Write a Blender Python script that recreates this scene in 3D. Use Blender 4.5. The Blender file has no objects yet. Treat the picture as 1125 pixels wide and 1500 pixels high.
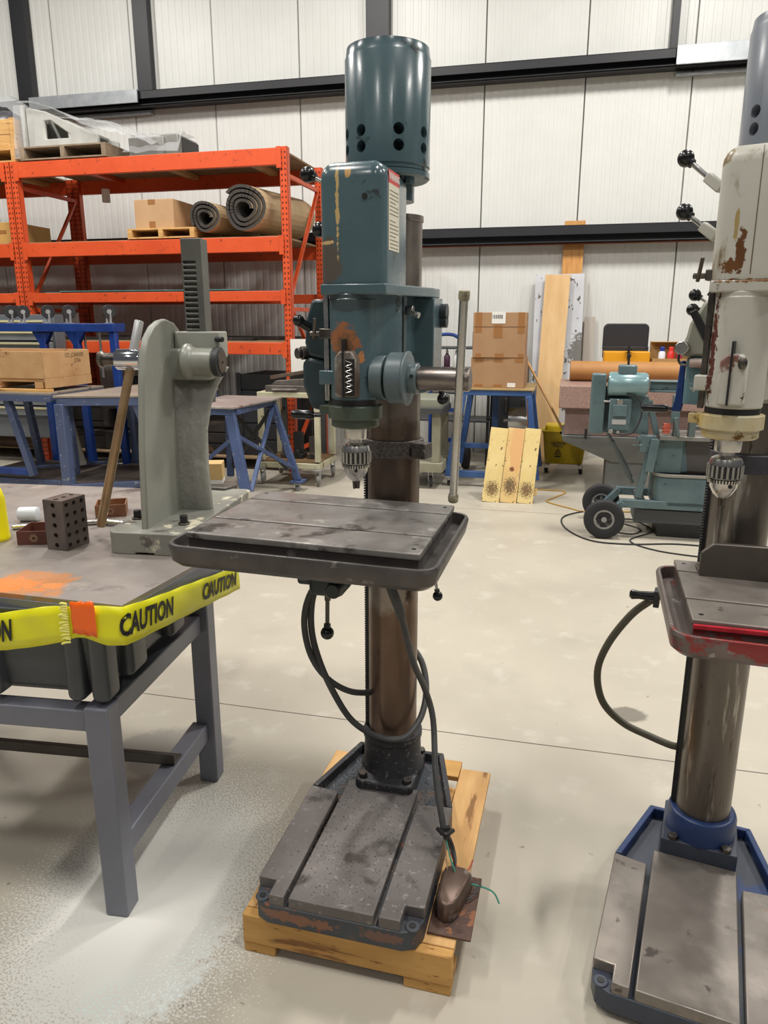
import bpy, bmesh, math, random
from mathutils import Vector, Matrix, Euler
R=math.radians; PI=math.pi
random.seed(7)
S=bpy.context.scene
COL=S.collection
# ---------------- camera
cam=bpy.data.cameras.new('camera'); co=bpy.data.objects.new('camera',cam); COL.objects.link(co)
co.location=(0,0,1.55); co.rotation_euler=(R(90-14.5),0,0)
cam.sensor_fit='VERTICAL'; cam.sensor_height=36; cam.lens=36*1080/1500.0
cam.clip_start=.05; cam.clip_end=100
S.camera=co
# ---------------- world and lights
w=bpy.data.worlds.new('world'); S.world=w; w.use_nodes=True
bg=w.node_tree.nodes['Background']; bg.inputs[0].default_value=(.93,.95,1,1); bg.inputs[1].default_value=.10
def area(x,y,z,sx,sy,p,rz=0,col=(1,.965,.91)):
    l=bpy.data.lights.new('high_bay_light','AREA'); l.shape='RECTANGLE'; l.size=sx; l.size_y=sy; l.energy=p; l.color=col
    o=bpy.data.objects.new('high_bay_light',l); COL.objects.link(o); o.location=(x,y,z); o.rotation_euler=(0,0,R(rz))
for lx,ly,lp in ((-5.6,6.3,400),(-1.6,5.5,400),(2.6,4.7,400),(6.6,3.7,400),(-6.4,1.9,235),(-2.3,1.0,235),(1.7,.0,235),(5.8,-.9,235),(-3.2,-3.8,130),(1.2,-4.8,130)):
    area(lx,ly,6.6,.3,1.25,lp*.62,-13.7)
S.view_settings.view_transform='Standard'; S.view_settings.look='None'; S.view_settings.exposure=0.0; S.view_settings.gamma=1
S.view_settings.use_curve_mapping=False
# ---------------- materials
def lin(c):
    return tuple(((v/255)/12.92 if v/255<=.04045 else ((v/255+.055)/1.055)**2.4) for v in c)+(1,)
MC={}
def mat(name,col,rough=.5,metal=0,var=None,vs=6,stretch=(1,1,1),spots=(),patches=(),bump=0,bs=60,emit=None,alpha=1,coat=0,rvar=0):
    if name in MC: return MC[name]
    m=bpy.data.materials.new(name); m.use_nodes=True; nt=m.node_tree; N=nt.nodes; Lk=nt.links; b=N['Principled BSDF']
    b.inputs['Roughness'].default_value=rough; b.inputs['Metallic'].default_value=metal
    if coat: b.inputs['Coat Weight'].default_value=coat; b.inputs['Coat Roughness'].default_value=.15
    tc=N.new('ShaderNodeTexCoord'); P=tc.outputs['Object']
    mp=N.new('ShaderNodeMapping'); mp.inputs['Scale'].default_value=stretch; Lk.new(P,mp.inputs[0]); Q=mp.outputs[0]
    def noise(vec,sc,det=6,rg=.6):
        n=N.new('ShaderNodeTexNoise'); n.inputs['Scale'].default_value=sc; n.inputs['Detail'].default_value=det; n.inputs['Roughness'].default_value=rg
        Lk.new(vec,n.inputs['Vector']); return n.outputs['Fac']
    def ramp(f,lo,hi):
        r=N.new('ShaderNodeMapRange'); r.inputs['From Min'].default_value=lo; r.inputs['From Max'].default_value=hi; Lk.new(f,r.inputs['Value']); return r.outputs[0]
    cur=None
    def mix(f,a,c2):
        x=N.new('ShaderNodeMix'); x.data_type='RGBA'
        Lk.new(f,x.inputs['Factor'])
        if isinstance(a,tuple): x.inputs['A'].default_value=a
        else: Lk.new(a,x.inputs['A'])
        x.inputs['B'].default_value=c2
        return x.outputs['Result']
    cur=lin(col)
    if var: cur=mix(ramp(noise(Q,vs),.32,.68),cur,lin(var))
    ms=[]
    for sc in spots:
        c2,s_,lo,hi=sc[:4]; vec=Q
        if len(sc)>4:
            m2=N.new('ShaderNodeMapping'); m2.inputs['Scale'].default_value=sc[4]; Lk.new(P,m2.inputs[0]); vec=m2.outputs[0]
        f=ramp(noise(vec,s_),.5+(lo-.5)*.62,.5+(hi-.5)*.62); cur=mix(f,cur,lin(c2)); ms.append(f)
    for pc in patches:
        c,r,c2=pc[:3]; amp=pc[3] if len(pc)>3 else .9; ns=pc[4] if len(pc)>4 else 30
        sub=N.new('ShaderNodeVectorMath'); sub.operation='SUBTRACT'; Lk.new(P,sub.inputs[0]); sub.inputs[1].default_value=c
        dv=N.new('ShaderNodeVectorMath'); dv.operation='DIVIDE'; Lk.new(sub.outputs[0],dv.inputs[0]); dv.inputs[1].default_value=r
        ln=N.new('ShaderNodeVectorMath'); ln.operation='LENGTH'; Lk.new(dv.outputs[0],ln.inputs[0])
        ad=N.new('ShaderNodeMath'); ad.operation='MULTIPLY_ADD'; Lk.new(noise(P,ns),ad.inputs[0]); ad.inputs[1].default_value=amp*2; 
        Lk.new(ln.outputs['Value'],ad.inputs[2])
        f=ramp(ad.outputs[0],1+amp+.12,1+amp-.12); cur=mix(f,cur,lin(c2)); ms.append(f)
    if isinstance(cur,tuple): b.inputs['Base Color'].default_value=cur
    else: Lk.new(cur,b.inputs['Base Color'])
    if rvar:
        r=N.new('ShaderNodeMapRange'); r.inputs['To Min'].default_value=max(.05,rough-rvar); r.inputs['To Max'].default_value=min(1,rough+rvar)
        r.inputs['From Min'].default_value=.3; r.inputs['From Max'].default_value=.7
        Lk.new(noise(Q,vs*2.3),r.inputs['Value']); Lk.new(r.outputs[0],b.inputs['Roughness'])
    if bump:
        bp=N.new('ShaderNodeBump'); bp.inputs['Strength'].default_value=bump; bp.inputs['Distance'].default_value=.004
        Lk.new(noise(Q,bs),bp.inputs['Height']); Lk.new(bp.outputs[0],b.inputs['Normal'])
    if emit: b.inputs['Emission Color'].default_value=lin(col); b.inputs['Emission Strength'].default_value=emit
    if alpha<1: b.inputs['Alpha'].default_value=alpha
    MC[name]=m; return m
# ---------------- mesh builder
def rrect(x0,x1,y0,y1,r,n=5):
    r=min(r,(x1-x0)/2-1e-5,(y1-y0)/2-1e-5); o=[]
    for cx,cy,a in ((x1-r,y0+r,-90),(x1-r,y1-r,0),(x0+r,y1-r,90),(x0+r,y0+r,180)):
        for k in range(n+1):
            t=R(a+90*k/n); o.append((cx+r*math.cos(t),cy+r*math.sin(t)))
    return o
def frame_of(d):
    d=Vector(d).normalized(); u=d.cross(Vector((0,0,1)))
    if u.length<1e-4: u=Vector((1,0,0))
    u.normalize(); return d,u,d.cross(u).normalized()
def smoothpts(pts,k=6):
    P_=[Vector(p) for p in pts]
    if len(P_)<3: return P_
    o=[]
    for i in range(len(P_)-1):
        a=P_[max(i-1,0)];b=P_[i];c=P_[i+1];d=P_[min(i+2,len(P_)-1)]
        for j in range(k):
            t=j/k; o.append(.5*((2*b)+(c-a)*t+(2*a-5*b+4*c-d)*t*t+(3*b-a-3*c+d)*t**3))
    o.append(P_[-1]); return o
class MB:
    def __init__(s): s.v=[];s.f=[];s.mi=[];s.cm=0
    def add(s,vs,fs):
        n=len(s.v); s.v+= [tuple(v) for v in vs]; s.f+=[tuple(i+n for i in f) for f in fs]; s.mi+=[s.cm]*len(fs); return s
    def m(s,i): s.cm=i; return s
    def box(s,x0,x1,y0,y1,z0,z1,rot=None,piv=None):
        vs=[Vector((x,y,z)) for z in (z0,z1) for y in (y0,y1) for x in (x0,x1)]
        if rot:
            c=Vector(piv) if piv else Vector(((x0+x1)/2,(y0+y1)/2,(z0+z1)/2)); M_=Euler([R(a) for a in rot]).to_matrix()
            vs=[M_@(v-c)+c for v in vs]
        return s.add(vs,[(0,2,3,1),(4,5,7,6),(0,1,5,4),(1,3,7,5),(3,2,6,7),(2,0,4,6)])
    def bar(s,a,b,w,h,up=(0,0,1)):
        a=Vector(a);b=Vector(b);d=(b-a).normalized();u=d.cross(Vector(up))
        if u.length<1e-3:u=Vector((1,0,0))
        u.normalize();v=u.cross(d).normalized()
        vs=[p+u*(w/2*i)+v*(h/2*j) for p in(a,b) for j in(-1,1) for i in(-1,1)]
        return s.add(vs,[(0,1,3,2),(4,6,7,5),(0,4,5,1),(1,5,7,3),(3,7,6,2),(2,6,4,0)])
    def rings(s,rs,cap=True):
        n=len(rs[0]); vs=[p for r in rs for p in r]; fs=[]
        for k in range(len(rs)-1):
            for i in range(n):
                j=(i+1)%n; fs.append((k*n+i,k*n+j,(k+1)*n+j,(k+1)*n+i))
        if cap: fs.append(tuple(range(n-1,-1,-1))); fs.append(tuple((len(rs)-1)*n+i for i in range(n)))
        return s.add(vs,fs)
    def lathe(s,prof,o=(0,0,0),ax=(0,0,1),n=32,cap=True):
        d,u,v=frame_of(ax); o=Vector(o); 
        if abs(d.z)>.999: u=Vector((1,0,0)); v=Vector((0,1,0))*(1 if d.z>0 else -1)
        rs=[[o+d*z+u*(max(r,1e-5)*math.cos(2*PI*i/n))+v*(max(r,1e-5)*math.sin(2*PI*i/n)) for i in range(n)] for r,z in prof]
        return s.rings(rs,cap)
    def cyl(s,a,b,r,r2=None,n=20):
        a=Vector(a);b=Vector(b); return s.lathe([(r,0),(r if r2 is None else r2,(b-a).length)],a,b-a,n)
    def tube(s,pts,r,n=8,k=6,sm=True):
        P_=smoothpts(pts,k) if sm else [Vector(p) for p in pts]
        rs=[];pu=None
        for i,p in enumerate(P_):
            d=(P_[min(i+1,len(P_)-1)]-P_[max(i-1,0)]).normalized()
            if pu is None: _,pu,_=frame_of(d)
            u=(pu-d*pu.dot(d)).normalized(); v=d.cross(u); pu=u
            rr=r(i/(len(P_)-1)) if callable(r) else r
            rs.append([p+u*rr*math.cos(2*PI*j/n)+v*rr*math.sin(2*PI*j/n) for j in range(n)])
        return s.rings(rs)
    def sph(s,c,r,n=16,sc=(1,1,1)):
        rs=[]
        for k in range(1,n//2):
            t=PI*k/(n//2); rs.append([Vector((c[0]+sc[0]*r*math.sin(t)*math.cos(2*PI*i/n),c[1]+sc[1]*r*math.sin(t)*math.sin(2*PI*i/n),c[2]-sc[2]*r*math.cos(t))) for i in range(n)])
        return s.rings(rs)
    def prism(s,poly,a,b,ax='z'):
        f={'z':lambda p,t:(p[0],p[1],t),'x':lambda p,t:(t,p[0],p[1]),'y':lambda p,t:(p[0],t,p[1])}[ax]
        area_=sum(poly[i][0]*poly[(i+1)%len(poly)][1]-poly[(i+1)%len(poly)][0]*poly[i][1] for i in range(len(poly)))
        if (area_<0)!=(ax=='y'): poly=poly[::-1]
        return s.rings([[f(p,a) for p in poly],[f(p,b) for p in poly]])
    def rbox(s,x0,x1,y0,y1,z0,z1,r=.02,rt=.02,rb=0,n=5):
        rs=[]
        if rb:
            for k in range(4):
                t=R(90*k/4); d=rb*(1-math.sin(t)); rs.append([(x,y,z0+rb*(1-math.cos(t))) for x,y in rrect(x0+d,x1-d,y0+d,y1-d,max(r-d,.002),n)])
        rs.append([(x,y,z0+rb) for x,y in rrect(x0,x1,y0,y1,r,n)])
        if rt:
            for k in range(6):
                t=R(90*k/5); d=rt*(1-math.cos(t)); rs.append([(x,y,z1-rt+rt*math.sin(t)) for x,y in rrect(x0+d,x1-d,y0+d,y1-d,max(r-d,.002),n)])
        else: rs.append([(x,y,z1) for x,y in rrect(x0,x1,y0,y1,r,n)])
        return s.rings(rs)
    def ring(s,outer,inner,z0,z1):
        n=len(outer)
        vs=[(x,y,z0) for x,y in outer]+[(x,y,z1) for x,y in outer]+[(x,y,z1) for x,y in inner]+[(x,y,z0) for x,y in inner]
        fs=[]
        for i in range(n):
            j=(i+1)%n
            for k in range(4): 
                l=(k+1)%4; fs.append((k*n+i,k*n+j,l*n+j,l*n+i))
        return s.add(vs,fs)
    def xf(s,M_,i0=0):
        for i in range(i0,len(s.v)): s.v[i]=tuple(M_@Vector(s.v[i]))
        return s
def mk(name,mb,mats,bevel=0,smooth=35,off=(0,0,0),seg=2):
    me=bpy.data.meshes.new(name)
    me.from_pydata([(v[0]-off[0],v[1]-off[1],v[2]-off[2]) for v in mb.v],[],mb.f); me.validate(); 
    bm=bmesh.new(); bm.from_mesh(me); bmesh.ops.recalc_face_normals(bm,faces=bm.faces); bm.to_mesh(me); bm.free()
    if not isinstance(mats,(list,tuple)): mats=[mats]
    for m_ in mats: me.materials.append(m_)
    if len(mats)>1 and len(mb.mi)==len(me.polygons):
        for p,i in zip(me.polygons,mb.mi): p.material_index=i
    me.shade_smooth() if smooth else None
    if smooth: me.set_sharp_from_angle(angle=R(smooth))
    o=bpy.data.objects.new(name,me); COL.objects.link(o)
    if bevel:
        b=o.modifiers.new('bevel','BEVEL'); b.width=bevel; b.segments=seg; b.limit_method='ANGLE'; b.angle_limit=R(40)
    return o
def cut(o,mb,off=(0,0,0)):
    c=mk('cutter',mb,[],0,0,off)
    md=o.modifiers.new('cut','BOOLEAN'); md.operation='DIFFERENCE'; md.solver='EXACT'; md.object=c; c.parent=o.parent; c.location=o.location; c.rotation_euler=o.rotation_euler
    keep=[m_ for m_ in o.modifiers if m_.type!='BOOLEAN']
    for m_ in keep: m_.show_viewport=False
    bpy.context.view_layer.update()
    dg=bpy.context.evaluated_depsgraph_get(); me=bpy.data.meshes.new_from_object(o.evaluated_get(dg)); me.name=o.name
    o.modifiers.remove(md); old=o.data; o.data=me
    for m_ in keep: m_.show_viewport=True
    bpy.data.objects.remove(c); me.set_sharp_from_angle(angle=R(35))
class T:  # a thing: Empty at its base in a rotated frame; meshes are authored in frame coordinates
    def __init__(s,name,label,cat,fr=(0,0,0),at=(0,0,0),group=None):
        s.fr=fr; s.at=at; c,sn=math.cos(R(fr[2])),math.sin(R(fr[2]))
        s.loc=(fr[0]+c*at[0]-sn*at[1],fr[1]+sn*at[0]+c*at[1],at[2])
        s.name=name; s.tags=(label,cat,group)
        s.o=None
    def _tag(s,o):
        o.location=s.loc; o.rotation_euler=(0,0,R(s.fr[2])); o['label'],o['category']=s.tags[:2]
        if s.tags[2]: o['group']=s.tags[2]
    def root(s):
        if s.o is None:
            s.o=bpy.data.objects.new(s.name,None); COL.objects.link(s.o); s.o.empty_display_size=.05; s._tag(s.o)
        return s.o
    def p(s,name,mb,m_,bevel=0,parent=None,label=None,rz=0,smooth=35,kind=None,cutter=None,seg=2):
        o=mk(name,mb,m_,bevel,smooth,s.at if rz==0 else (0,0,s.at[2]),seg)
        if parent is None: o.parent=s.root()
        else: o.parent=parent
        if rz and (parent is None): o.rotation_euler=(0,0,R(rz)); o.location=(-s.at[0],-s.at[1],0)
        if cutter: cut(o,cutter,s.at if rz==0 else (0,0,s.at[2]))
        if label: o['label']=label
        if kind: o['kind']=kind
        return o
    def solo(s,mb,m_,bevel=0,smooth=35,kind=None,seg=2):
        o=mk(s.name,mb,m_,bevel,smooth,s.at,seg); s._tag(o)
        if kind:o['kind']=kind
        s.o=o; return o
def again(o,name=None,parent=None,loc=None,rot=None):
    c=o.copy(); COL.objects.link(c); c.parent=parent if parent else o.parent
    if loc is not None: c.location=loc
    if rot is not None: c.rotation_euler=rot
    return c
def struct(name,mb,m_,bevel=0,smooth=0,rz=0,loc=(0,0,0),parent=None):
    o=mk(name,mb,m_,bevel,smooth); o.location=loc; o.rotation_euler=(0,0,R(rz)); 
    if parent: o.parent=parent
    else: o['kind']='structure'
    return o
FONT=None
def textmb(s,size,bold=.0,sx=1,shear=0):
    cu=bpy.data.curves.new('lettering','FONT'); cu.body=s; cu.size=size; cu.offset=bold; cu.shear=shear; cu.align_x='CENTER'; cu.align_y='CENTER'; cu.resolution_u=3
    o=bpy.data.objects.new('lettering',cu); COL.objects.link(o); bpy.context.view_layer.update()
    me=bpy.data.meshes.new_from_object(o.evaluated_get(bpy.context.evaluated_depsgraph_get()))
    mb=MB(); mb.add([(v.co.x*sx,v.co.y,0) for v in me.vertices],[tuple(p.vertices) for p in me.polygons])
    bpy.data.objects.remove(o); return mb
WF=(0,0,-13.7)
# ---------------- palette
STEEL=mat('bright_steel',(206,204,200),.27,1,(182,180,175),14,rvar=.06)
DSTEEL=mat('dull_steel',(120,114,108),.38,1,(92,86,80),18,rvar=.12)
BLACK=mat('black_plastic',(22,22,24),.25)
BLKM=mat('black_metal',(30,30,31),.45)
ORANGE=mat('rack_orange',(216,86,40),.45,0,(202,74,32),3,spots=(((150,60,30),22,.68,.8),))
WOOD=mat('pine',(214,174,112),.65,0,(188,140,80),5,(1,1,8),spots=(((120,78,40),9,.7,.8,(1,1,5)),))
CARD=mat('cardboard',(166,130,96),.8,0,(156,120,86),4)
CARDT=mat('carton_tape',(150,104,60),.4)
BLUEF=mat('faded_blue_frame',(68,86,126),.55,0,(58,74,110),6,spots=(((120,120,130),30,.68,.76),))
BLUE=mat('bright_blue_paint',(24,60,132),.4,0,(20,48,112),7)
CREAM=mat('cream_paint',(196,192,164),.55,0,(176,170,142),6,spots=(((110,96,70),14,.68,.78),))
TEAL2=mat('saw_teal',(94,114,116),.33,0,(78,98,102),5,spots=(((60,70,72),20,.7,.78),))
RUBBER=mat('rubber',(38,38,40),.75)
WHITE=mat('white_paper',(222,220,214),.6)
SHELFM=mat('chipboard',(150,126,96),.8,0,(126,104,76),8)
# ---------------- setting
FL=mat('concrete_floor',(180,173,158),.5,0,(167,160,146),.9,(1,1,1),spots=(((160,154,142),2.2,.6,1.0),((192,188,176),6,.62,1.0),((128,120,110),16,.8,.86)),
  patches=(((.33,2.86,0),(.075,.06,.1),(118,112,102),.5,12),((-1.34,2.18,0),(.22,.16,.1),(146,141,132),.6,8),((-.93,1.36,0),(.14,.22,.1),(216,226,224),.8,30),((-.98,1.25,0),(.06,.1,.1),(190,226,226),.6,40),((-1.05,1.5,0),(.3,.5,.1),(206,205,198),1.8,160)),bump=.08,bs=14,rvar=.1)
c_,s_=math.cos(R(-13.7)),math.sin(R(-13.7))
def wpt(p,q): return (c_*p-s_*q,s_*p+c_*q)
b=MB(); b.box(-9.5,5.5,-6,8.94,-.12,0); fo=struct('floor',b,FL,rz=-13.7)
JT=mat('joint_sealant',(88,82,74),.8)
for k,(a0,a1,q) in enumerate(((-9.4,5.4,2.55),(-9.4,5.4,6.1))):
    o=MB(); 
    pts=[(a0+(a1-a0)*i/60,q+random.uniform(-.003,.003)) for i in range(61)]
    for i in range(60): o.add([(pts[i][0],pts[i][1]-.0022,.0006),(pts[i+1][0],pts[i+1][1]-.0022,.0006),(pts[i+1][0],pts[i+1][1]+.0022,.0006),(pts[i][0],pts[i][1]+.0022,.0006)],[(0,1,2,3)])
    j=mk('control_joint',o,JT,0,0); j.parent=fo
WP=mat('white_wall_panel',(224,224,220),.38,0,(217,217,212),2,bump=.05,bs=4)
b=MB(); b.box(-9.5,5.5,8.98,9.1,0,7.2); wb=struct('wall_back',b,mat('panel_core',(150,150,146),.7),rz=-13.7)
Wd=1.064; prof=[(0.004,.03)]; 
nr=12
for i in range(nr):
    a=.004+(Wd-.008)*i/nr; st=(Wd-.008)/nr
    prof+=[(a+.004,0),(a+st*.55,0),(a+st*.55+.006,.0035),(a+st-.01,.0035),(a+st-.004,0)]
prof+=[(Wd-.004,.03)]
b=MB(); b.prism(prof,0,7.15,'z'); pm=None
for k in range(14):
    p0=1.078-10*Wd+k*Wd
    if p0<-9.55: continue
    if pm is None: pm=struct('wall_panel',b,WP,parent=wb,loc=(p0,8.945,0))
    else: again(pm,loc=(p0,8.945,0))
GM=mat('girt_charcoal',(34,35,40),.45,0,(30,31,35),3)
GALV=mat('galvanised_sheet',(196,200,202),.32,.55,(172,178,182),9)
def cchan(q0,q1,z0,z1,p0,p1,t=.012):
    b=MB(); b.box(p0,p1,q0,q0+t,z1-(z1-z0)*.55,z1); b.box(p0,p1,q0+.10,q0+.10+t,z0,z1); b.box(p0,p1,q0,q0+t+.02,z0,z0+.014); b.box(p0,p1,q0,q1,z1-t,z1); b.box(p0,p1,q0,q1,z0,z0+t); return b
struct('trim_1',cchan(8.74,8.94,4.035,4.195,-9.4,5.4),GM,.003,rz=-13.7)
struct('trim_2',cchan(8.74,8.94,2.38,2.56,-9.4,5.4),GM,.003,rz=-13.7)
k=3
for (p0,p1) in ((-6.85,-6.64),(-5.19,-5.0),(-2.36,-2.1),(.825,.895)):
    b=MB(); b.box(p0,p1,8.84,8.85,4.19,7.1); b.box(p0,p0+.01,8.85,8.94,4.19,7.1); b.box(p1-.01,p1,8.85,8.94,4.19,7.1); struct('trim_%d'%k,b,GM,.002,rz=-13.7); k+=1
for (p0,p1,z0,z1) in ((-6.6,-5.12,4.06,4.2),(.88,2.3,4.03,4.2)):
    b=MB(); b.box(p0,p1,8.69,8.71,z0,z1); b.box(p0,p1,8.71,8.73,z1-.01,z1); struct('trim_%d'%k,b,GALV,.002,rz=-13.7); k+=1
b=MB(); b.box(-6.2,-5.06,8.88,8.943,3.975,4.02); struct('trim_%d'%k,b,GALV,.002,rz=-13.7); k+=1
b=MB(); b.box(.9,1.9,8.86,8.943,3.975,4.0); struct('trim_%d'%k,b,GALV,.002,rz=-13.7); k+=1
b=MB(); b.tube([(-9.3,8.8,2.375),(5.3,8.8,2.375)],.012,8,sm=False); struct('trim_%d'%k,b,mat('copper_conduit',(120,66,48),.4,.5),rz=-13.7); k+=1
# ---------------- drill press
def drill_press(lab,base,hrz,tb,pal,zb,kind):
    t=T('drill_press',lab,'drill press',base,(0,0,zb)); root=t.root()
    PAINT,BASE,TOP,COLM,FOOT,TRAY,QC=pal
    X=.213; zt=zb+.085; zp=zt-.03
    # base casting
    outl=[(-.213,-.54),(-.2,-.575),(-.17,-.589),(.17,-.589),(.2,-.575),(.213,-.54),(.213,-.143),(.14,.12),(-.14,.12),(-.213,-.143)]
    b=MB(); b.prism(outl,zb+.002,zp,'z')
    b.cyl((-.19,-.565,zp-.001),(-.19,-.565,zp+.004),.018); b.cyl((.19,-.565,zp-.001),(.19,-.565,zp+.004),.018)
    ba=t.p('base',b,BASE,.008)
    for sx in (-.19,.19): b=MB(); b.cyl((sx,-.565,zp+.003),(sx,-.565,zp+.0055),.008); t.p('bolt_hole',b,BLKM)
    for nm,poly in (('left_bed',[(-.213,-.535),(-.165,-.535),(-.165,-.587),(-.126,-.587),(-.126,-.157),(-.213,-.145)]),
        ('centre_bed',[(-.114,-.587),(.1,-.587),(.1,-.09),(-.114,-.09)]),('right_bed',[(.112,-.587),(.165,-.587),(.165,-.535),(.213,-.535),(.213,-.145),(.112,-.157)])):
        b=MB(); b.prism(poly,zp-.001,zt,'z'); t.p('bed_plate',b,TOP,.003)
    b=MB(); o2=[(.213,-.143),(.14,.12),(-.14,.12),(-.213,-.143)]; i2=[(.195,-.143),(.126,.104),(-.126,.104),(-.195,-.143)]
    for i in range(3):
        b.add([(*o2[i],zp-.001),(*o2[i+1],zp-.001),(*i2[i+1],zp-.001),(*i2[i],zp-.001),(*o2[i],zt),(*o2[i+1],zt),(*i2[i+1],zt),(*i2[i],zt)],[(0,1,2,3),(4,5,6,7),(0,1,5,4),(3,2,6,7),(0,3,7,4),(1,2,6,5)])
    t.p('chip_rim',b,FOOT,.003)
    # foot flange
    b=MB()
    if kind=='r':
        b.rbox(-.098,.098,-.09,.1,zp,zp+.075,.006,.004)
        b.m(1).lathe([(.092,zp+.07),(.092,zp+.13),(.086,zp+.145),(.0735,zp+.145)],n=40)
    else:
        b.rbox(-.088,.088,-.125,.09,zp,zp+.055,.02,.01)
        b.lathe([(.098,zp+.05),(.088,zp+.075),(.086,zp+.15),(.09,zp+.155),(.09,zp+.175),(.0735,zp+.178)],n=40)
    ft=t.p('column_foot',b,[BASE if kind=='r' else FOOT,FOOT],.004)
    for sx,sy in ((.068,-.098),(-.068,-.098),(.075,.07),(-.075,.07)):
        zf=zp+(.075 if kind=='r' else .055)
        if kind=='r': sy=max(sy,-.078)
        b=MB(); b.cyl((sx,sy,zf),(sx,sy,zf+.012),.014,n=6); t.p('bolt',b,DSTEEL,.001,parent=None)
    # column
    b=MB(); b.lathe([(.0725,zp+.05),(.0725,1.795),(.0755,1.797),(.0755,1.81),(.05,1.812)],n=48); t.p('column',b,COLM,0)
    # rack on the column
    b=MB(); rz1=tb[2]-.17; xr=-.0725
    b.box(xr-.006,xr+.01,-.012,.012,zp+.13,1.3)
    for i in range(int((1.3-zp-.14)/.0075)):
        z=zp+.14+i*.0075; b.box(xr-.012,xr-.005,-.011,.011,z,z+.0035)
    t.p('rack_strip',b,BLKM,label='dark toothed rack strip')
    # stop collar on the column
    b=MB(); b.lathe([(.074,1.192),(.084,1.192),(.084,1.238),(.074,1.238)],n=40,cap=False); b.box(.07,.112,-.075,-.035,1.195,1.236,(0,0,-20)); b.cyl((.1,-.09,1.215),(.1,-.07,1.215),.006)
    t.p('stop_collar',b,mat('speckled_iron',(116,110,106),.6,.4,(70,64,60),120) if kind!='r' else mat('collar_grey',(78,78,84),.5,.3,(60,60,66),20),.002)
    # table: rotated group authored in its own frame
    tx,ty,tz,trz,tW,tL,tilt=tb
    M_=Matrix.Translation((tx,ty,tz))@Matrix.Rotation(R(trz),4,'Z')@Matrix.Rotation(R(tilt),4,'Y')
    def tp(nm,b,mt,bev=0,**k): b.xf(M_); return t.p(nm,b,mt,bev,**k)
    hw,hl=tW/2,tL/2
    b=MB(); ex=.042
    b.rings([[(x,y,z) for x,y in rrect(-hw-ex+d,hw+ex-d,-hl-ex+d,hl+.02-d,.045-d*.5,6)] for z,d in ((-.075,.02),(-.062,.006),(-.03,0),(-.022,.003),(-.022,.010),(-.05,.016))])
    tray=tp('table_tray',b,TRAY,.001)
    b=MB(); b.box(-hw+.004,hw-.004,-hl+.004,hl-.004,-.055,-.012); tp('table_core',b,TRAY,.001)
    ys=[-hl,-hl+.31*tL,-hl+.78*tL,hl]
    g=.005
    for i in range(3):
        b=MB(); b.box(-hw,hw,ys[i]+(g if i else 0),ys[i+1]-(g if i<2 else 0),-.016 if kind!='r' else -.014,0); o=tp('table_slab',b,TOP if kind=='r' else mat('table_iron',(134,130,126),.4,.3,(108,104,100),5,spots=(((60,54,50),9,.62,.74),((150,146,140),16,.66,.76)),patches=(((-.05,-.37,1.086),(.07,.018,.05),(170,166,160),.9,90),((.08,-.36,1.086),(.05,.03,.05),(104,72,50),.8,30)),rvar=.14),.003)
    for x,y in ((-hw+.02,-hl+.03),(hw-.02,-hl+.03),(hw-.02,hl-.03),(-hw+.02,hl-.03)):
        b=MB(); b.cyl((x,y,0),(x,y,.0008),.005,n=12); tp('screw_head',b,BLKM)
    b=MB(); b.rbox(-.2,.2,-.16,.1,-.1,-.07,.04,.01); b.box(-.01,.01,-hl+.02,hl-.02,-.095,-.07); tp('table_underframe',b,PAINT if kind!='r' else mat('grey_green_paint',(120,124,116),.5,0,(100,104,98),8),.004)
    # table arm
    b=MB(); za=tz-.2
    b.lathe([(.074,za-.03),(.092,za-.03),(.092,za+.075),(.074,za+.075)],n=40,cap=False)
    b.bar((0,-.06,za+.05),(tx*.8,ty+.05,za+.08),.12,.07)
    b.cyl((tx*.8,ty+.04,za+.04),(tx*.8,ty+.04,za+.13),.07,n=28)
    t.p('table_arm',b,mat('dark_green_casting',(44,54,56),.45,0,(34,40,42),10),.004)
    if kind!='r':
        b=MB(); DK=mat('dark_green_casting',(44,54,56),.45)
        b.rbox(-.205,-.155,-.24,-.16,.872,.925,.008,.01,.01); b.rbox(-.172,-.075,-.25,-.14,.845,.915,.02,.012,.02); b.rbox(-.15,-.1,-.24,-.16,.91,1.0,.01,0)
        b.cyl((-.085,-.25,.885),(-.085,-.3,.885),.024,.02); gb=t.p('gear_box',b,DK,.003)
        b=MB(); b.cyl((-.103,-.285,.88),(-.1,-.3,.79),.0055); b.cyl((-.103,-.285,.885),(-.103,-.285,.855),.008); t.p('crank_rod',b,DSTEEL)
        b=MB(); b.sph((-.1,-.302,.772),.0175,20); b.cyl((-.1,-.302,.785),(-.1,-.3,.797),.009); t.p('ball_knob',b,BLACK)
        b=MB(); b.tube([(.14,-.12,1.0),(.148,-.15,.93),(.158,-.16,.865)],.004); t.p('lock_rod',b,STEEL)
        b=MB(); b.sph((.161,-.16,.846),.0135,18); b.cyl((.16,-.16,.855),(.1585,-.16,.865),.007); t.p('ball_knob',b,BLACK)
    else:
        b=MB(); b.tube([(-.14,-.05,.842),(-.17,-.05,.84)],.008,sm=False); b.box(-.18,-.165,-.07,-.03,.815,.86); t.p('crank_arm',b,BLKM,.002)
        b=MB(); b.lathe([(.012,0),(.0135,.01),(.011,.05),(.0135,.068),(.008,.074)],(-.168,-.05,.84),(-1,0,-.04),18); t.p('handle_grip',b,BLACK)
    # ------------- head (authored in the head frame, column axis at origin)
    h=hrz; sp=-.32
    def hp(nm,b,mt,bev=0,**k): return t.p(nm,b,mt,bev,rz=h,**k)
    WH=PAINT
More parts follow.
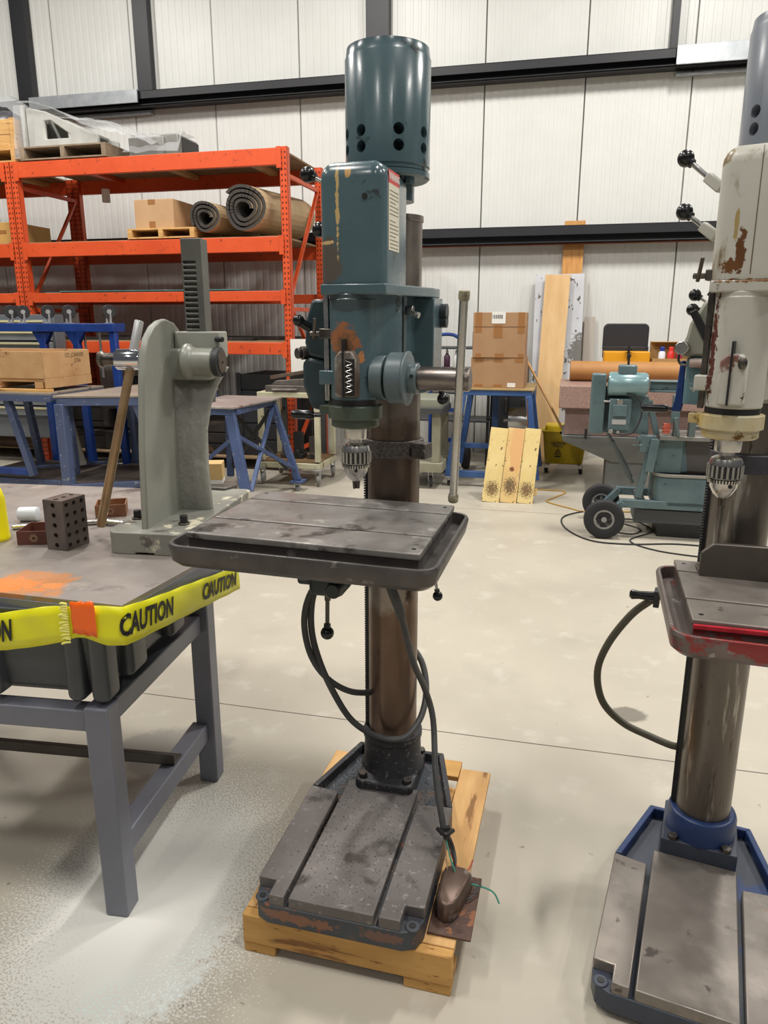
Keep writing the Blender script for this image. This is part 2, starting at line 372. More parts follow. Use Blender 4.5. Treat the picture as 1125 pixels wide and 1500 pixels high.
    b=MB(); b.rbox(-.066,.084,-.368,-.165,1.63,1.879,.03,.034); hsg=hp('gear_housing',b,PAINT,.0,smooth=50)
    b=MB(); b.cyl((.042,-.3672,1.805),(.042,-.3695,1.805),.0062,n=18); hp('sight_hole',b,BLKM)
    b=MB(); b.prism([(-.068,-.3),(-.06,-.375),(.09,-.375),(.098,-.3),(.135,-.12),(.135,-.05),(-.09,-.05),(-.09,-.2)],1.606,1.629,'z'); hp('housing_flange',b,PAINT,.003)
    b=MB(); arc=[(.056*math.sin(a),sp-.056*math.cos(a)) for a in [R(x) for x in range(-75,76,15)]]
    b.prism(arc+[(.088,-.26),(.09,-.05),(-.09,-.05),(-.075,-.26)],1.47,1.61,'z')
    b.lathe([(.056,1.376),(.057,1.6)],(0,sp,0),n=36)
    b.prism([(-.05,-.26),(.05,-.26),(.07,-.05),(-.07,-.05)],1.385,1.49,'z')
    b.lathe([(.074,1.365),(.1,1.365),(.1,1.61),(.074,1.61)],n=40,cap=False)
    hp('head_casting',b,PAINT,.004,smooth=50)
    b=MB(); b.lathe([(.096,0),(.096,.008),(.0985,.01),(.0985,.235),(.0965,.238),(.094,.258),(.05,.262)] ,(.027,-.15,1.885),n=64)
    cm=MB()
    for a in (-72,-38,14,56,110,170,-125):
        for z in (1.962,1.929):
            az=R(-90+a-base[2]-h)
            d=Vector((math.cos(az),math.sin(az),0)); c0=Vector((.027,-.15,z)); cm.cyl(c0+d*.045,c0+d*.11,.0125,n=20)
    mc=hp('motor_cover',b,PAINT if kind!='r' else mat('grey_motor_paint',(128,134,142),.28,0,(116,122,130),4),0,cutter=cm)
    b=MB(); b.lathe([(.06,1.868),(.093,1.868),(.0985,1.872),(.0985,1.883),(.06,1.884)],(.027,-.15,0),n=64); b.lathe([(.05,1.83),(.05,1.87)],(.027,-.1,0),n=24); b.cyl((.09,-.19,1.855),(.09,-.19,1.868),.012,n=6)
    hp('motor_flange',b,PAINT if kind!='r' else mat('grey_motor_paint',(128,134,142),.28),0)
    # quill group
    b=MB(); b.lathe([(.054,1.362),(.054,1.378)],(0,sp,0),n=36); hp('quill_gap',b,BLKM)
    b=MB(); b.lathe([(.052,1.312),(.056,1.315),(.056,1.331),(.0635,1.333),(.0635,1.362),(.054,1.364)],(0,sp,0),n=40); b.box(-.082,-.05,sp-.02,sp+.02,1.34,1.36); hp('quill_collar',b,QC,.001)
    b=MB(); b.lathe([(.0255,1.283),(.027,1.287),(.027,1.313)],(0,sp,0),n=28); b.lathe([(.015,1.27),(.015,1.284)],(0,sp,0),n=20); hp('spindle_nose',b,STEEL)
    b=MB(); b.lathe([(.008,1.18),(.0195,1.19),(.0275,1.205),(.031,1.224),(.034,1.226),(.034,1.255),(.0335,1.259),(.03,1.268),(.02,1.273)],(0,sp,0),n=40)
    b.m(1).lathe([(.0343,1.2275),(.0343,1.2545)],(0,sp,0),n=40); b.m(0)
    for i in range(20):
        a=2*PI*i/20; b.cyl((.0342*math.cos(a),sp+.0342*math.sin(a),1.2285),(.0342*math.cos(a),sp+.0342*math.sin(a),1.2540),.0031,n=8)
    b.m(1).lathe([(.0305,1.216),(.032,1.2235)],(0,sp,0),n=36); b.m(0)
    for i in range(34):
        a=2*PI*i/34; b.bar((.0325*math.cos(a),sp+.0325*math.sin(a),1.2235),(.031*math.cos(a),sp+.031*math.sin(a),1.216),.0028,.003)
    ck=hp('drill_chuck',b,[STEEL,mat('flute_dark',(60,60,60),.4,.6)],0)
    for a in (0,120,240):
        d=Vector((math.cos(R(a)),math.sin(R(a)),0)); c0=Vector((0,sp,0))
        b=MB(); b.bar(c0+d*.006+Vector((0,0,1.188)),c0+d*.0035+Vector((0,0,1.163)),.006,.009); hp('chuck_jaw',b,DSTEEL,.001)
    for a in (-88-base[2]-h,32-base[2]-h,152-base[2]-h):
        d=Vector((math.cos(R(a)),math.sin(R(a)),0)); c0=Vector((0,sp,1.211)); b=MB(); b.cyl(c0+d*.025,c0+d*.0305,.0042,n=12); hp('key_hole',b,BLKM)
    # depth rod
    b=MB(); b.box(-.066,-.054,-.345,-.335,1.372,1.652); hp('depth_rod',b,STEEL if kind!='r' else DSTEEL,.002)
    b=MB(); b.rbox(-.075,-.03,-.36,-.325,1.41,1.442,.006,.004,.004); hp('rod_bracket',b,PAINT,0)
    zc=1.522 if kind!='r' else 1.64
    b=MB(); b.box(-.075,-.045,-.352,-.325,zc-.01,zc+.012); b.cyl((-.07,-.34,zc),(-.1,-.345,zc),.006); b.bar((-.09,-.345,zc-.012),(-.082,-.355,zc+.035),.008,.005); hp('rod_clamp',b,DSTEEL,.002)
    # return spring cover
    b=MB(); cvp=[(-.022,1.386),(.028,1.386),(.028,1.47),(.018,1.487),(-.01,1.487),(-.022,1.472)]
    b.prism(cvp,-.398,-.36,'y'); cvm=mat('worn_cover',(128,122,114),.4,.3,(92,72,60),16,spots=(((150,148,140),14,.6,.7),)) if kind!='r' else PAINT
    cv=hp('rack_cover',b,cvm,.004)
    b=MB(); b.box(-.003,.001,-.401,-.397,1.386,1.512); b.box(-.003,.001,-.399,-.37,1.486,1.512); hp('cover_slot',b,BLKM)
    if kind!='r':
        b=MB(); pts=[]
        for i in range(13): pts.append((.013+(.009 if i%2 else -.007),-.4-.002*(i%2),1.466-i*.0058))
        b.tube(pts,.0011,6,3); hp('spring_coil',b,STEEL)
        b=MB(); b.box(.004,.026,-.3995,-.397,1.39,1.47); hp('spring_window',b,BLKM)
    else:
        b=MB(); b.sph((.02,-.4,1.47),.009,10,(1,1,1.5)); hp('wing_screw',b,DSTEEL)
    # feed hub on the right
    if kind!='r':
        b=MB(); y0=-.315; zf=1.425
        b.lathe([(.05,0),(.05,.03)],(.045,y0,zf),(1,0,0),40); b.lathe([(.054,0),(.0575,.003),(.0575,.038),(.061,.04),(.061,.045),(.04,.047)],(.082,y0,zf),(1,0,0),48)
        b.lathe([(.034,0),(.034,.02),(.031,.022)],(.128,y0,zf),(1,0,0),36); hub=hp('feed_hub',b,mat('hub_grey',(92,106,110),.4,0,(82,96,100),8),.0015)
        b=MB(); b.cyl((.142,y0-.0335,zf+.008),(.142,y0-.036,zf+.008),.004,n=10); hp('set_screw',b,BLKM)
        b=MB(); b.lathe([(.0255,0),(.0265,.002),(.0265,.115),(.024,.118)],(.15,y0,zf),(1,0,0),36); hp('feed_shaft',b,mat('feed_shaft_steel',(150,142,136),.35,.9,(110,100,94),12,(1,6,6)))
        b=MB(); b.cyl((.2585,-.365,1.60),(.2325,-.3,1.148),.0095); hp('feed_bar',b,STEEL)
        for z0,z1 in ((1.592,1.612),(1.141,1.16)):
            b=MB(); f=lambda z:Vector((.2325+.026*(z-1.148)/.452,-.3-.065*(z-1.148)/.452,z)); b.lathe([(.01,0),(.0118,.003),(.0125,.012),(.0115,(z1-z0))],f(z0),f(z1)-f(z0),14); hp('tape_wrap',b,mat('grimy_tape',(170,166,140),.8,0,(110,100,80),60,bump=.5))
        b=MB(); b.tube([(.13,-.12,1.44),(.15,-.12,1.42),(.158,-.125,1.385)],.0045); hp('lock_rod',b,STEEL)
        b=MB(); b.sph((.166,-.128,1.362),.0155,18); b.cyl((.162,-.127,1.375),(.159,-.125,1.387),.007); hp('ball_knob',b,BLACK)
        b=MB(); b.box(.085,.138,-.125,-.03,1.432,1.606); hp('clamp_ear',b,PAINT,.003)
        for z in (1.575,1.46):
            b=MB(); b.cyl((.092,-.2,z),(.106,-.2,z),.012); b.cyl((.095,-.215,z-.004),(.125,-.22,z-.012),.007); hp('clamp_lever',b,STEEL if z>1.5 else BLKM,.001)
        b=MB(); b.cyl((.138,-.05,1.573),(.155,-.05,1.573),.02); b.cyl((.138,-.05,1.55),(.155,-.05,1.55),.016); hp('clamp_nut',b,mat('dark_green_casting',(44,54,56),.45))
        b=MB(); b.box(.0885,.0905,-.235,-.225,1.475,1.605); hp('clamp_slot',b,BLKM)
    # gear box on the left
    DKP=mat('dark_teal_paint',(52,70,74),.4,0,(40,54,58),10)
    if kind!='r':
        b=MB(); b.prism([(-.08,1.6),(-.118,1.6),(-.132,1.555),(-.138,1.5),(-.128,1.47),(-.08,1.46)],-.29,-.13,'y'); hp('speed_box',b,DKP,.008)
        b=MB(); b.prism([(-.08,1.46),(-.128,1.469),(-.146,1.455),(-.146,1.40),(-.125,1.345),(-.08,1.338)],-.29,-.13,'y'); hp('feed_box',b,DKP,.01)
        b=MB(); b.cyl((-.128,-.26,1.478),(-.15,-.28,1.476),.016); b.lathe([(.013,0),(.013,.012),(.009,.013)],(-.15,-.28,1.476),(-.6,-.8,0),16); hp('selector_knob',b,DSTEEL,.001)
        b=MB(); b.cyl((-.118,-.3,1.535),(-.135,-.315,1.548),.011); b.sph((-.138,-.318,1.552),.014,14); hp('knob',b,BLACK)
        b=MB(); b.tube([(-.09,-.31,1.334),(-.12,-.315,1.334)],.006,sm=False); b.lathe([(.009,0),(.011,.004),(.011,.05),(.008,.055)],(-.108,-.315,1.334),(-1,0,0),16); hp('grip_lever',b,BLACK)
    else:
        b=MB(); b.prism([(-.05,1.60),(-.085,1.594),(-.112,1.545),(-.118,1.51),(-.13,1.50),(-.13,1.478),(-.11,1.474),(-.05,1.474)],-.27,-.12,'y'); hp('speed_box',b,mat('gearbox_offwhite',(160,160,146),.42,0,(138,138,124),6,spots=(((96,88,60),12,.68,.76),)),.008)
        b=MB(); b.rbox(-.113,-.03,-.275,-.12,1.372,1.473,.02,.006); hp('feed_box',b,mat('peeling_teal',(92,124,130),.5,0,(84,112,118),9,spots=(((176,174,162),16,.52,.56),((120,80,76),30,.68,.72))),0)
        b=MB(); b.cyl((-.1,-.28,1.462),(-.055,-.285,1.462),.0095); hp('pink_knob',b,mat('pink_peel',(170,120,112),.5,0,(190,186,176),40),.001,label='knob with peeling pink paint')
        b=MB(); b.cyl((-.119,-.27,1.494),(-.119,-.292,1.494),.0145,n=28); hp('shaft_cap',b,STEEL,.002)
        b=MB(); b.tube([(-.124,-.285,1.482),(-.124,-.285,1.468),(-.118,-.285,1.459),(-.105,-.285,1.458)],.0028); hp('bent_rod',b,DSTEEL)
        b=MB(); b.prism([(-.112,1.568),(-.098,1.576),(-.06,1.512),(-.06,1.492),(-.07,1.497)],-.285,-.276,'y'); hp('black_strap',b,BLKM,.002)
        b=MB(); b.bar((-.092,-.2,1.605),(-.068,-.2,1.65),.006,.008,(0,1,0)); hp('black_rod',b,BLKM)
        b=MB(); b.prism([(-.136,1.352),(-.115,1.352),(-.112,1.372),(-.115,1.465),(-.126,1.465),(-.13,1.38)],-.255,-.243,'y'); lv=hp('feed_lever',b,mat('navy_lever_paint',(22,52,110),.35),.003,label='navy feed lever')
        b=MB(); b.lathe([(.004,0),(.0045,.012),(.008,.014),(.0095,.022),(.0085,.05),(.0095,.066),(.006,.07)],(-.132,-.25,1.3575),(-1,0,-.03),18); hp('handle_grip',b,BLACK)
        b=MB(); b.prism([(.009,1.64),(.0105,1.64),(.0095,1.87),(.0085,1.87)],-.3688,-.367,'y'); hp('cover_seam',b,mat('rust_line',(84,60,40),.7))
    # ball shift levers
    if kind!='r': LV=(((-.062,-.2,1.845),(-.155,-.2,1.885)),((-.062,-.2,1.745),(-.128,-.2,1.762)))
    else: LV=(((-.1,-.17,1.835),(-.178,-.15,1.902)),((-.1,-.17,1.735),(-.17,-.15,1.79)),((-.07,-.2,1.577),(-.12,-.2,1.607)),((-.08,-.2,1.568),(-.118,-.22,1.575)))
    for i,(a,e) in enumerate(LV):
        a=Vector(a);e=Vector(e);d=(e-a).normalized(); ra=.0185 if i<2 else .0135
        b=MB(); b.cyl(a+d*(.02 if i<2 else 0),e,.0055 if i<2 else .003,n=12); lr=hp('lever_rod',b,STEEL)
        b=MB(); b.bar(a-d*.01,a+d*(.035 if i<2 else .01),.02 if i<2 else .008,.022 if i<2 else .008); hp('lever_boss',b,PAINT,.003)
        b=MB(); b.sph(e,ra,20); b.cyl(e-d*ra*1.15,e-d*ra*.7,ra*.55,n=14); hp('ball_knob',b,BLACK)
    return t,hp
# ---------------- the two presses
MBF=(.027,2.03,-14.7); MRF=(.905,1.82,-24)
TEALP=mat('teal_machine_paint',(78,100,106),.27,0,(70,90,96),4,spots=(((52,60,60),13,.7,.76),),
  patches=(((-.045,-.36,1.56),(.034,.03,.05),(88,82,74),.5,30),((-.02,-.375,1.66),(.0035,.03,.085),(190,162,108),2.2,42),((-.045,-.36,1.6),(.02,.03,.004),(196,170,120),2.4,50),((.004,-.368,1.74),(.007,.02,.012),(190,150,96),.5,60),
  ((-.013,-.375,1.395),(.036,.03,.036),(150,96,60),1.2,40),((-.005,-.375,1.385),(.022,.03,.022),(116,84,58),1.6,90),((.03,-.378,1.36),(.012,.02,.014),(184,122,76),1.6,70),((0,-.37,1.475),(.05,.04,.02),(62,74,76),.7,40)),rvar=.08,coat=.3)
BASEP=mat('base_dark_paint',(62,68,74),.5,0,(54,58,64),5,spots=(((92,78,70),7,.6,.72),((122,70,46),24,.68,.74)),patches=(((-.1,-.585,.03),(.1,.05,.014),(128,88,66),1.5,50),((.12,-.585,.03),(.05,.05,.014),(108,78,66),1.5,50)))
BASET=mat('base_iron',(112,106,103),.5,.2,(94,89,87),5,spots=(((130,124,120),60,.66,.74),((64,58,54),8,.66,.78)),rvar=.08)
COLMAT=mat('column_oiled_steel',(150,141,133),.33,.75,(118,108,98),7,(1,1,.6),patches=(((0,0,.36),(.3,.3,.30),(112,92,78),.9,7),((0,0,1.02),(.3,.3,.15),(104,90,80),.9,9)),spots=(((150,146,140),5,.66,.8,(3,3,.5)),((54,44,38),14,.66,.78)),rvar=.12)
FOOTM=mat('foot_black',(58,58,62),.5,.2,(46,46,50),12,spots=(((110,106,100),90,.66,.72),))
TRAYM=mat('tray_iron',(96,91,88),.42,.4,(72,68,66),7,spots=(((112,76,56),8,.68,.76),((120,116,112),18,.7,.78)),rvar=.1)
QCM=mat('quill_collar_olive',(66,84,80),.3,0,(78,80,58),14)
tb1=(-.079,-.32,1.086,0,.54,.435,1.0)
def foot(t): pass
t1,hp1=drill_press('teal floor-standing drill press with worn grey table, bolted on the wooden pallet in the middle',MBF,-2.3,tb1,(TEALP,BASEP,BASET,COLMAT,FOOTM,TRAYM,QCM),.115,'l')
# warning label on the housing's right side
b=MB(); b.box(.0842,.0852,-.335,-.255,1.835,1.862); b.m(1).box(.0842,.0852,-.335,-.255,1.70,1.835)
b.m(2)
for i in range(15):
    z=1.822-i*.0078-(.006 if i>6 else 0); b.box(.0851,.0856,-.328,-.328+(.066 if i%4!=3 else .045),z-.0016,z)
lb=hp1('warning_label',b,[mat('label_red',(200,72,66),.5),mat('label_cream',(214,208,188),.5),mat('label_ink',(120,112,96),.6)],0,label='red and cream warning label')
tm=textmb('WARNING',.02,.0006,.82); tm.xf(Matrix.Translation((.0858,-.295,1.849))@Matrix.Rotation(R(90),4,'Z')@Matrix.Rotation(R(90),4,'X')); hp1('lettering',tm,mat('label_white',(236,226,220),.5))
# steel chips lying on the base
b=MB()
for i in range(2600):
    if i<1500: x=random.choice((-1,1))*random.uniform(.1,.19); y=random.uniform(-.15,.09); z=.17
    else: x=random.gauss(0,.12); y=random.uniform(-.57,-.1); z=.2002
    if abs(x)>.2-.28*max(0,y+.14) : continue
    if i>=1500 and not(-.11<x<.098): 
        if random.random()<.5: x=-.12+random.gauss(0,.003); y=random.uniform(-.45,-.15); z=.171+random.random()*.02
    s_=random.uniform(.001,.0034); a=random.random()*6.28; dx,dy=s_*math.cos(a),s_*math.sin(a)
    b.add([(x-dx,y-dy,z),(x+dx,y+dy,z),(x-dy*.4,y+dx*.4,z+s_*.8)],[(0,1,2)])
for i in range(700):
    a=random.random()*6.28; r=random.uniform(.0745,.082); s_=.001
t1.p('metal_chips',b,mat('chip_steel',(200,198,194),.3,.9),0,kind='stuff')
# power cord
CB=mat('cable_rubber',(74,74,74),.55,0,(60,60,60),20)
CB2=mat('cable_olive',(84,80,66),.5)
b=MB(); b.tube([(.085,-.30,1.0),(.074,-.34,.95),(.1,-.33,.86),(.118,-.26,.7),(.135,-.18,.58),(.155,-.16,.48),(.18,-.24,.36),(.212,-.30,.262),(.225,-.31,.225)],lambda u:.0085 if u>.25 else .0125,10); t1.p('power_cord',b,CB)
b=MB(); b.tube([(-.165,-.15,.87),(-.195,-.15,.80),(-.2,-.15,.70),(-.175,-.15,.60),(-.135,-.14,.50),(-.095,-.12,.42),(-.04,-.105,.375),(.02,-.1,.362),(.065,-.085,.372),(.095,-.03,.41),(.097,.03,.47),(.07,.075,.54),(.01,.095,.6)],.0095,10); t1.p('flexible_conduit',b,CB)
b=MB(); b.tube([(-.04,.0,.455),(-.1,-.1,.50),(-.16,-.14,.555),(-.2,-.16,.63),(-.218,-.16,.72),(-.205,-.16,.80),(-.17,-.15,.86),(-.12,-.1,.9),(-.05,-.06,.89)],.009,10); t1.p('flexible_conduit',b,CB)
b=MB(); b.lathe([(.016,-.008),(.016,.008)],(.219,-.305,.245),(.4,-.4,-1),16); b.tube([(.2,-.31,.25),(.225,-.33,.252),(.24,-.3,.245)],.006); t1.p('cable_tie',b,BLKM,.001)
for nm,pts,cl,r in (('green_wire',[(.222,-.31,.23),(.245,-.35,.19),(.275,-.37,.15),(.31,-.36,.14),(.355,-.36,.13),(.375,-.375,.11)],(60,150,126),.0022),('black_wire',[(.222,-.31,.23),(.25,-.33,.18),(.268,-.39,.135),(.3,-.4,.13),(.325,-.36,.145)],(52,56,56),.0025),
      ('red_wire',[(.222,-.31,.23),(.238,-.32,.19),(.262,-.33,.155),(.285,-.325,.15),(.295,-.30,.165)],(200,100,86),.0022),('orange_wire',[(.22,-.31,.23),(.23,-.34,.19),(.238,-.37,.16),(.225,-.38,.14),(.21,-.37,.13)],(176,140,116),.0016)):
    b=MB(); b.tube(pts,r,6); t1.p('wire',b,mat(nm,cl,.5),label=nm.replace('_',' '))
# --- press on the right
CREAMP=mat('worn_cream_paint',(192,190,180),.36,0,(178,176,164),4,spots=(((120,98,60),5,.70,.8,(1.6,1.6,.5)),((58,44,36),16,.74,.77)),
  patches=(((-.012,-.37,1.665),(.008,.05,.04),(96,60,30),1.6,70),((-.028,-.37,1.64),(.016,.05,.012),(104,66,32),2.0,80),((-.024,-.368,1.72),(.004,.03,.03),(160,138,90),1.2,60),((-.06,-.36,1.85),(.02,.03,.02),(120,100,60),.8,30),((.03,-.375,1.612),(.11,.05,.003),(120,84,46),2.4,90),((-.045,-.37,1.48),(.007,.05,.1),(90,50,42),1.6,80),((-.02,-.4,1.46),(.03,.02,.02),(122,88,78),1.6,60)),rvar=.1)
RCOL=mat('column_bright_steel',(122,116,110),.32,.85,(96,90,84),4,(2,2,.3),spots=(((170,166,160),9,.66,.8,(4,4,.4)),((76,62,50),16,.68,.8,(3,3,.6))),rvar=.1)
RBASE=mat('navy_base_paint',(34,58,104),.4,0,(28,48,90),6,spots=(((70,74,84),8,.66,.74),))
RBASE2=mat('dark_slate_paint',(62,68,82),.45,0,(52,58,70),6,spots=(((34,58,104),4,.6,.66),))
RTOP=mat('worn_steel_plate',(140,132,124),.38,.45,(114,108,102),4,spots=(((150,142,134),6,.62,.9),((130,98,72),3.2,.74,.86),((86,80,76),18,.74,.84)),rvar=.14)
RTRAY=mat('tray_red_worn',(120,108,104),.42,.5,(96,88,84),8,spots=(((150,56,54),6,.62,.7),((150,146,140),20,.7,.76)),patches=(((.12,-.53,.94),(.25,.03,.05),(140,60,58),1.6,30),))
RQC=mat('collar_cream_oily',(196,188,160),.35,0,(180,150,70),12,spots=(((110,80,30),16,.66,.74),))
tb2=(.157,-.277,.965,8.1,.54,.40,1.0)
t2,hp2=drill_press('white drill press with rust-streaked head and navy base, cut off by the right edge',MRF,-9,tb2,(CREAMP,RBASE2,RTOP,RCOL,RBASE,RTRAY,RQC),.015,'r')
M2=Matrix.Translation((.157,-.277,.965))@Matrix.Rotation(R(8.1),4,'Z')
b=MB(); b.prism([(-.225,.0),(.24,.0),(.24,.085),(-.2,.085),(-.225,.06)],.085,.1,'y'); b.box(-.225,.24,.1,.16,0,.012); b.box(-.17,-.15,.1,.155,.01,.07); b.xf(M2)
T('angle_plate','oily steel angle plate lying across the back of the white press table','angle plate',MRF,(.157,-.2,.965)).solo(b,mat('oily_steel_plate',(104,98,92),.34,.7,(80,74,70),5,spots=(((120,76,40),8,.62,.72),),rvar=.12),.003)
b=MB(); b.box(-.268,.268,-.212,-.203,-.012,-.004); b.xf(M2); t2.p('red_paint_line',b,mat('red_marking_paint',(190,34,52),.4,0,(150,26,40),30))
b=MB(); b.tube([(-.185,-.04,.826),(-.235,-.03,.77),(-.29,-.02,.67),(-.315,0,.57),(-.295,0,.48),(-.235,0,.425),(-.16,0,.4),(-.095,0,.385),(-.07,.02,.38)],.0105,12); t2.p('flexible_conduit',b,CB2)
# --- pallet under the teal press
PF=(.027,2.03,-14.7); PAL=T('wooden_pallet','yellowed wooden pallet under the teal drill press','pallet',PF,(-.02,-.3,0))
PW=mat('pallet_wood',(206,160,92),.7,0,(184,136,72),4,(1,6,6),spots=(((140,98,54),3,.66,.74,(1,8,8)),((120,80,44),14,.72,.76)))
PW2=mat('pallet_wood_long',(212,170,112),.7,0,(192,146,90),4,(6,1,6),spots=(((140,98,54),3,.66,.74,(8,1,8)),))
for x0 in (-.215,.0,.215):
    b=MB(); b.box(x0-.03,x0+.03,-.545,.16,.03,.096); PAL.p('stringer',b,PW2,.003)
for x0,x1 in ((-.245,-.16),(.19,.287)):
    b=MB(); b.box(x0,x1,-.545,.18,.096,.1135); PAL.p('deck_board',b,PW2,.002)
b=MB(); b.box(-.245,.287,-.575,-.5475,.03,.1135); PAL.p('front_board',b,PW,.003)
for y in (-.38,-.2,-.02,.13):
    b=MB(); b.box(-.1575,.1875,y,y+.09,.096,.1135); PAL.p('deck_board',b,PW,.002)
for x0,x1 in ((-.245,-.16),(.17,.285)):
    b=MB(); b.box(x0,x1,-.573,-.48,0.0,.0295); PAL.p('pallet_block',b,PW,.003)
for y in (-.2,.07):
    b=MB(); b.box(-.24,.27,y,y+.09,0,.0295); PAL.p('bottom_board',b,PW,.002)
# foot pedal
PD=T('foot_pedal','rusty brown cast foot pedal switch on the pallet beside the teal press base','pedal',(.027,2.03,-14.7),(.26,-.42,.1135))
RUST=mat('rusty_brown',(96,72,62),.55,.2,(78,56,48),12,spots=(((140,92,62),22,.62,.7),((60,44,38),8,.66,.76)),bump=.25,bs=90)
b=MB(); b.box(.216,.322,-.52,-.31,.1145,.121); PD.p('pedal_plate',b,RUST,.002)
b=MB(); pr_=[]
for z,k in ((.122,1.0),(.14,1.0),(.158,.97),(.168,.9),(.172,.8)):
    pr_.append([(.262+(x-.254)*k*1.12,-.41+(y+.39)*k*1.12,z) for x,y in [(.222,-.33),(.238,-.318),(.272,-.32),(.29,-.335),(.288,-.36),(.272,-.43),(.262,-.448),(.245,-.458),(.228,-.448),(.22,-.43),(.218,-.38)]])
b.rings(pr_); PD.p('pedal_cover',b,mat('worn_pedal_metal',(112,94,84),.4,.5,(90,70,60),14,spots=(((150,140,130),10,.66,.74),)),.003)
b=MB(); b.tube([(.25,-.325,.14),(.245,-.29,.15),(.235,-.27,.17),(.226,-.28,.205),(.222,-.305,.235)],.0055,8); PD.p('pedal_cable',b,CB)
# ---------------- bench with the arbor press
BF=(-.686,1.642,-8.5)
BEN=T('steel_work_bench','grey welded steel bench with orange-stained top, left of the teal drill press','bench',BF,(-.4,.3,0))
GP=mat('bench_grey_paint',(114,116,126),.42,0,(105,107,117),5)
BTOP=mat('bench_top_steel',(142,134,128),.45,.1,(120,112,106),3.5,spots=(((150,140,132),7,.62,.76),((84,76,72),5,.66,.78)),patches=(((.16,-.2,.9),(.11,.1,.2),(172,118,76),1.0,14),((.08,-.21,.9),(.12,.05,.2),(208,118,52),1.4,40),((.23,-.2,.9),(.03,.02,.1),(206,130,70),1.6,60)),rvar=.12)
b=MB(); tp_=[(.067,.0),(.19,.72),(.19,1.2),(-1.2,1.2),(-1.2,.17),(-.27,.037)]; b.prism(tp_,.872,.9,'z'); BEN.p('bench_top',b,[BTOP],.002)
b=MB()
for i in (0,1):
    a=tp_[i];c=tp_[i+1]
b.bar((.062,.004,.862),(.187,.72,.862),.014,.05,(0,0,1)); b.bar((.066,.004,.862),(-.27,.041,.862),.014,.05,(0,0,1)); b.bar((-.27,.041,.862),(-1.19,.172,.862),.014,.05); BEN.p('top_edge_angle',b,GP,.001)
for (x,y,zt_) in ((-.064,0,.618),(-.045,.61,.84),(-1.1,.12,.84),(-1.1,.75,.84)):
    b=MB(); b.box(x,x+.064,y,y+.064,0.0,zt_); BEN.p('leg',b,GP,.005)
b=MB(); b.box(-1.05,-.064,.008,.06,.548,.606); BEN.p('front_rail',b,GP,.004)
b=MB(); b.box(-.06,-.004,.064,.62,.56,.62); BEN.p('side_rail',b,GP,.004)
b=MB(); b.box(-.06,-.004,.064,.62,.16,.225); BEN.p('side_stretcher',b,GP,.005)
b=MB(); b.box(-1.1,-.012,.36,.42,.226,.232); b.box(-1.1,-.012,.36,.366,.226,.262); BEN.p('cross_stretcher',b,mat('dark_angle_iron',(80,74,70),.5,.3,(64,58,54),8),.002)
for x,y in ((-.01,.655),):
    b=MB(); b.box(x-.02,x+.02,y-.02,y+.02,.618 if y<.1 else .84,.872); BEN.p('post_tube',b,GP,.003)
b=MB(); b.box(-.01,.035,.58,.72,.75,.87); b.box(.0,.012,.2,.5,.8,.865); BEN.p('gusset_plate',b,GP,.003)
# bin hanging under the bench top
BN=mat('bin_grey_plastic',(66,70,74),.38,0,(58,62,66),4)
BIN=T('plastic_bin','dark grey ribbed plastic bin slung under the bench top','bin',BF,(-.4,.4,.62))
b=MB(); b.rings([[(x,y,z) for x,y in rrect(-.86+d,-.005-d,.022+d,.57-d,.04,5)] for z,d in ((.625,.05),(.65,.02),(.8,0),(.868,-.005))]); BIN.p('bin_body',b,BN,.004)
b=MB(); b.rbox(-.87,.0,.025,.58,.80,.86,.09,.01); BIN.p('bin_rim',b,BN,.002)
for x in (-.31,-.085,-.02):
    b=MB(); b.rbox(x-.024,x+.024,.004,.08,.628,.86,.02,.0,.02); BIN.p('bin_rib',b,BN,.002)
for y in (.17,.42):
    b=MB(); b.rbox(-.05,.012,y-.05,y+.05,.645,.86,.02,.0,.02); BIN.p('bin_rib',b,BN,.002)
# caution tape
TY=mat('caution_yellow',(236,232,30),.35,0,(226,222,24),8)
TAPE=T('caution_tape','yellow CAUTION barrier tape stretched along the bench edge','tape',BF,(0,-.03,.8))
TF=[(-.75,.065,.80,.11),(-.45,.03,.79,.105),(-.24,-.012,.818,.098),(-.12,-.03,.848,.098),(-.035,-.04,.868,.085),(-.01,-.041,.868,.09),(.04,-.036,.862,.1),(.076,-.012,.852,.098),(.1,.1,.84,.09),(.125,.25,.824,.085),(.146,.4,.805,.08),(.163,.535,.787,.075)]
def tpt(u,v,off=0):
    # u in metres along the tape, v from -0.5 to 0.5 across
    d=0
    for i in range(len(TF)-1):
        a=Vector(TF[i][:3]);c=Vector(TF[i+1][:3]); l=(c-a).length
        if d+l>=u or i==len(TF)-2:
            k=max(0,(u-d)/l); p=a.lerp(c,k); hh=TF[i][3]*(1-k)+TF[i+1][3]*k; n=Vector((c.y-a.y,-(c.x-a.x),0)).normalized()
            return p+Vector((0,0,v*hh))+n*off
        d+=l
    return p
tot=sum((Vector(TF[i+1][:3])-Vector(TF[i][:3])).length for i in range(len(TF)-1))
cl_=[0]
for i in range(len(TF)-1): cl_.append(cl_[-1]+(Vector(TF[i+1][:3])-Vector(TF[i][:3])).length)
b=MB(); n_=150
for i in range(n_+1):
    u=tot*i/n_
    cr=max(0,1-abs(u-cl_[4]-.02)/.06)
    for v in (-.5,-.25,0,.25,.5):
        q=tpt(u,v*(1-.1*cr),.004*math.sin(v*37+u*30)*cr+.0015*math.sin(u*60+v*5)); b.v.append(tuple(q))
for i in range(n_):
    for j in range(4): b.f.append((i*5+j,i*5+j+1,(i+1)*5+j+1,(i+1)*5+j)); b.mi.append(0)
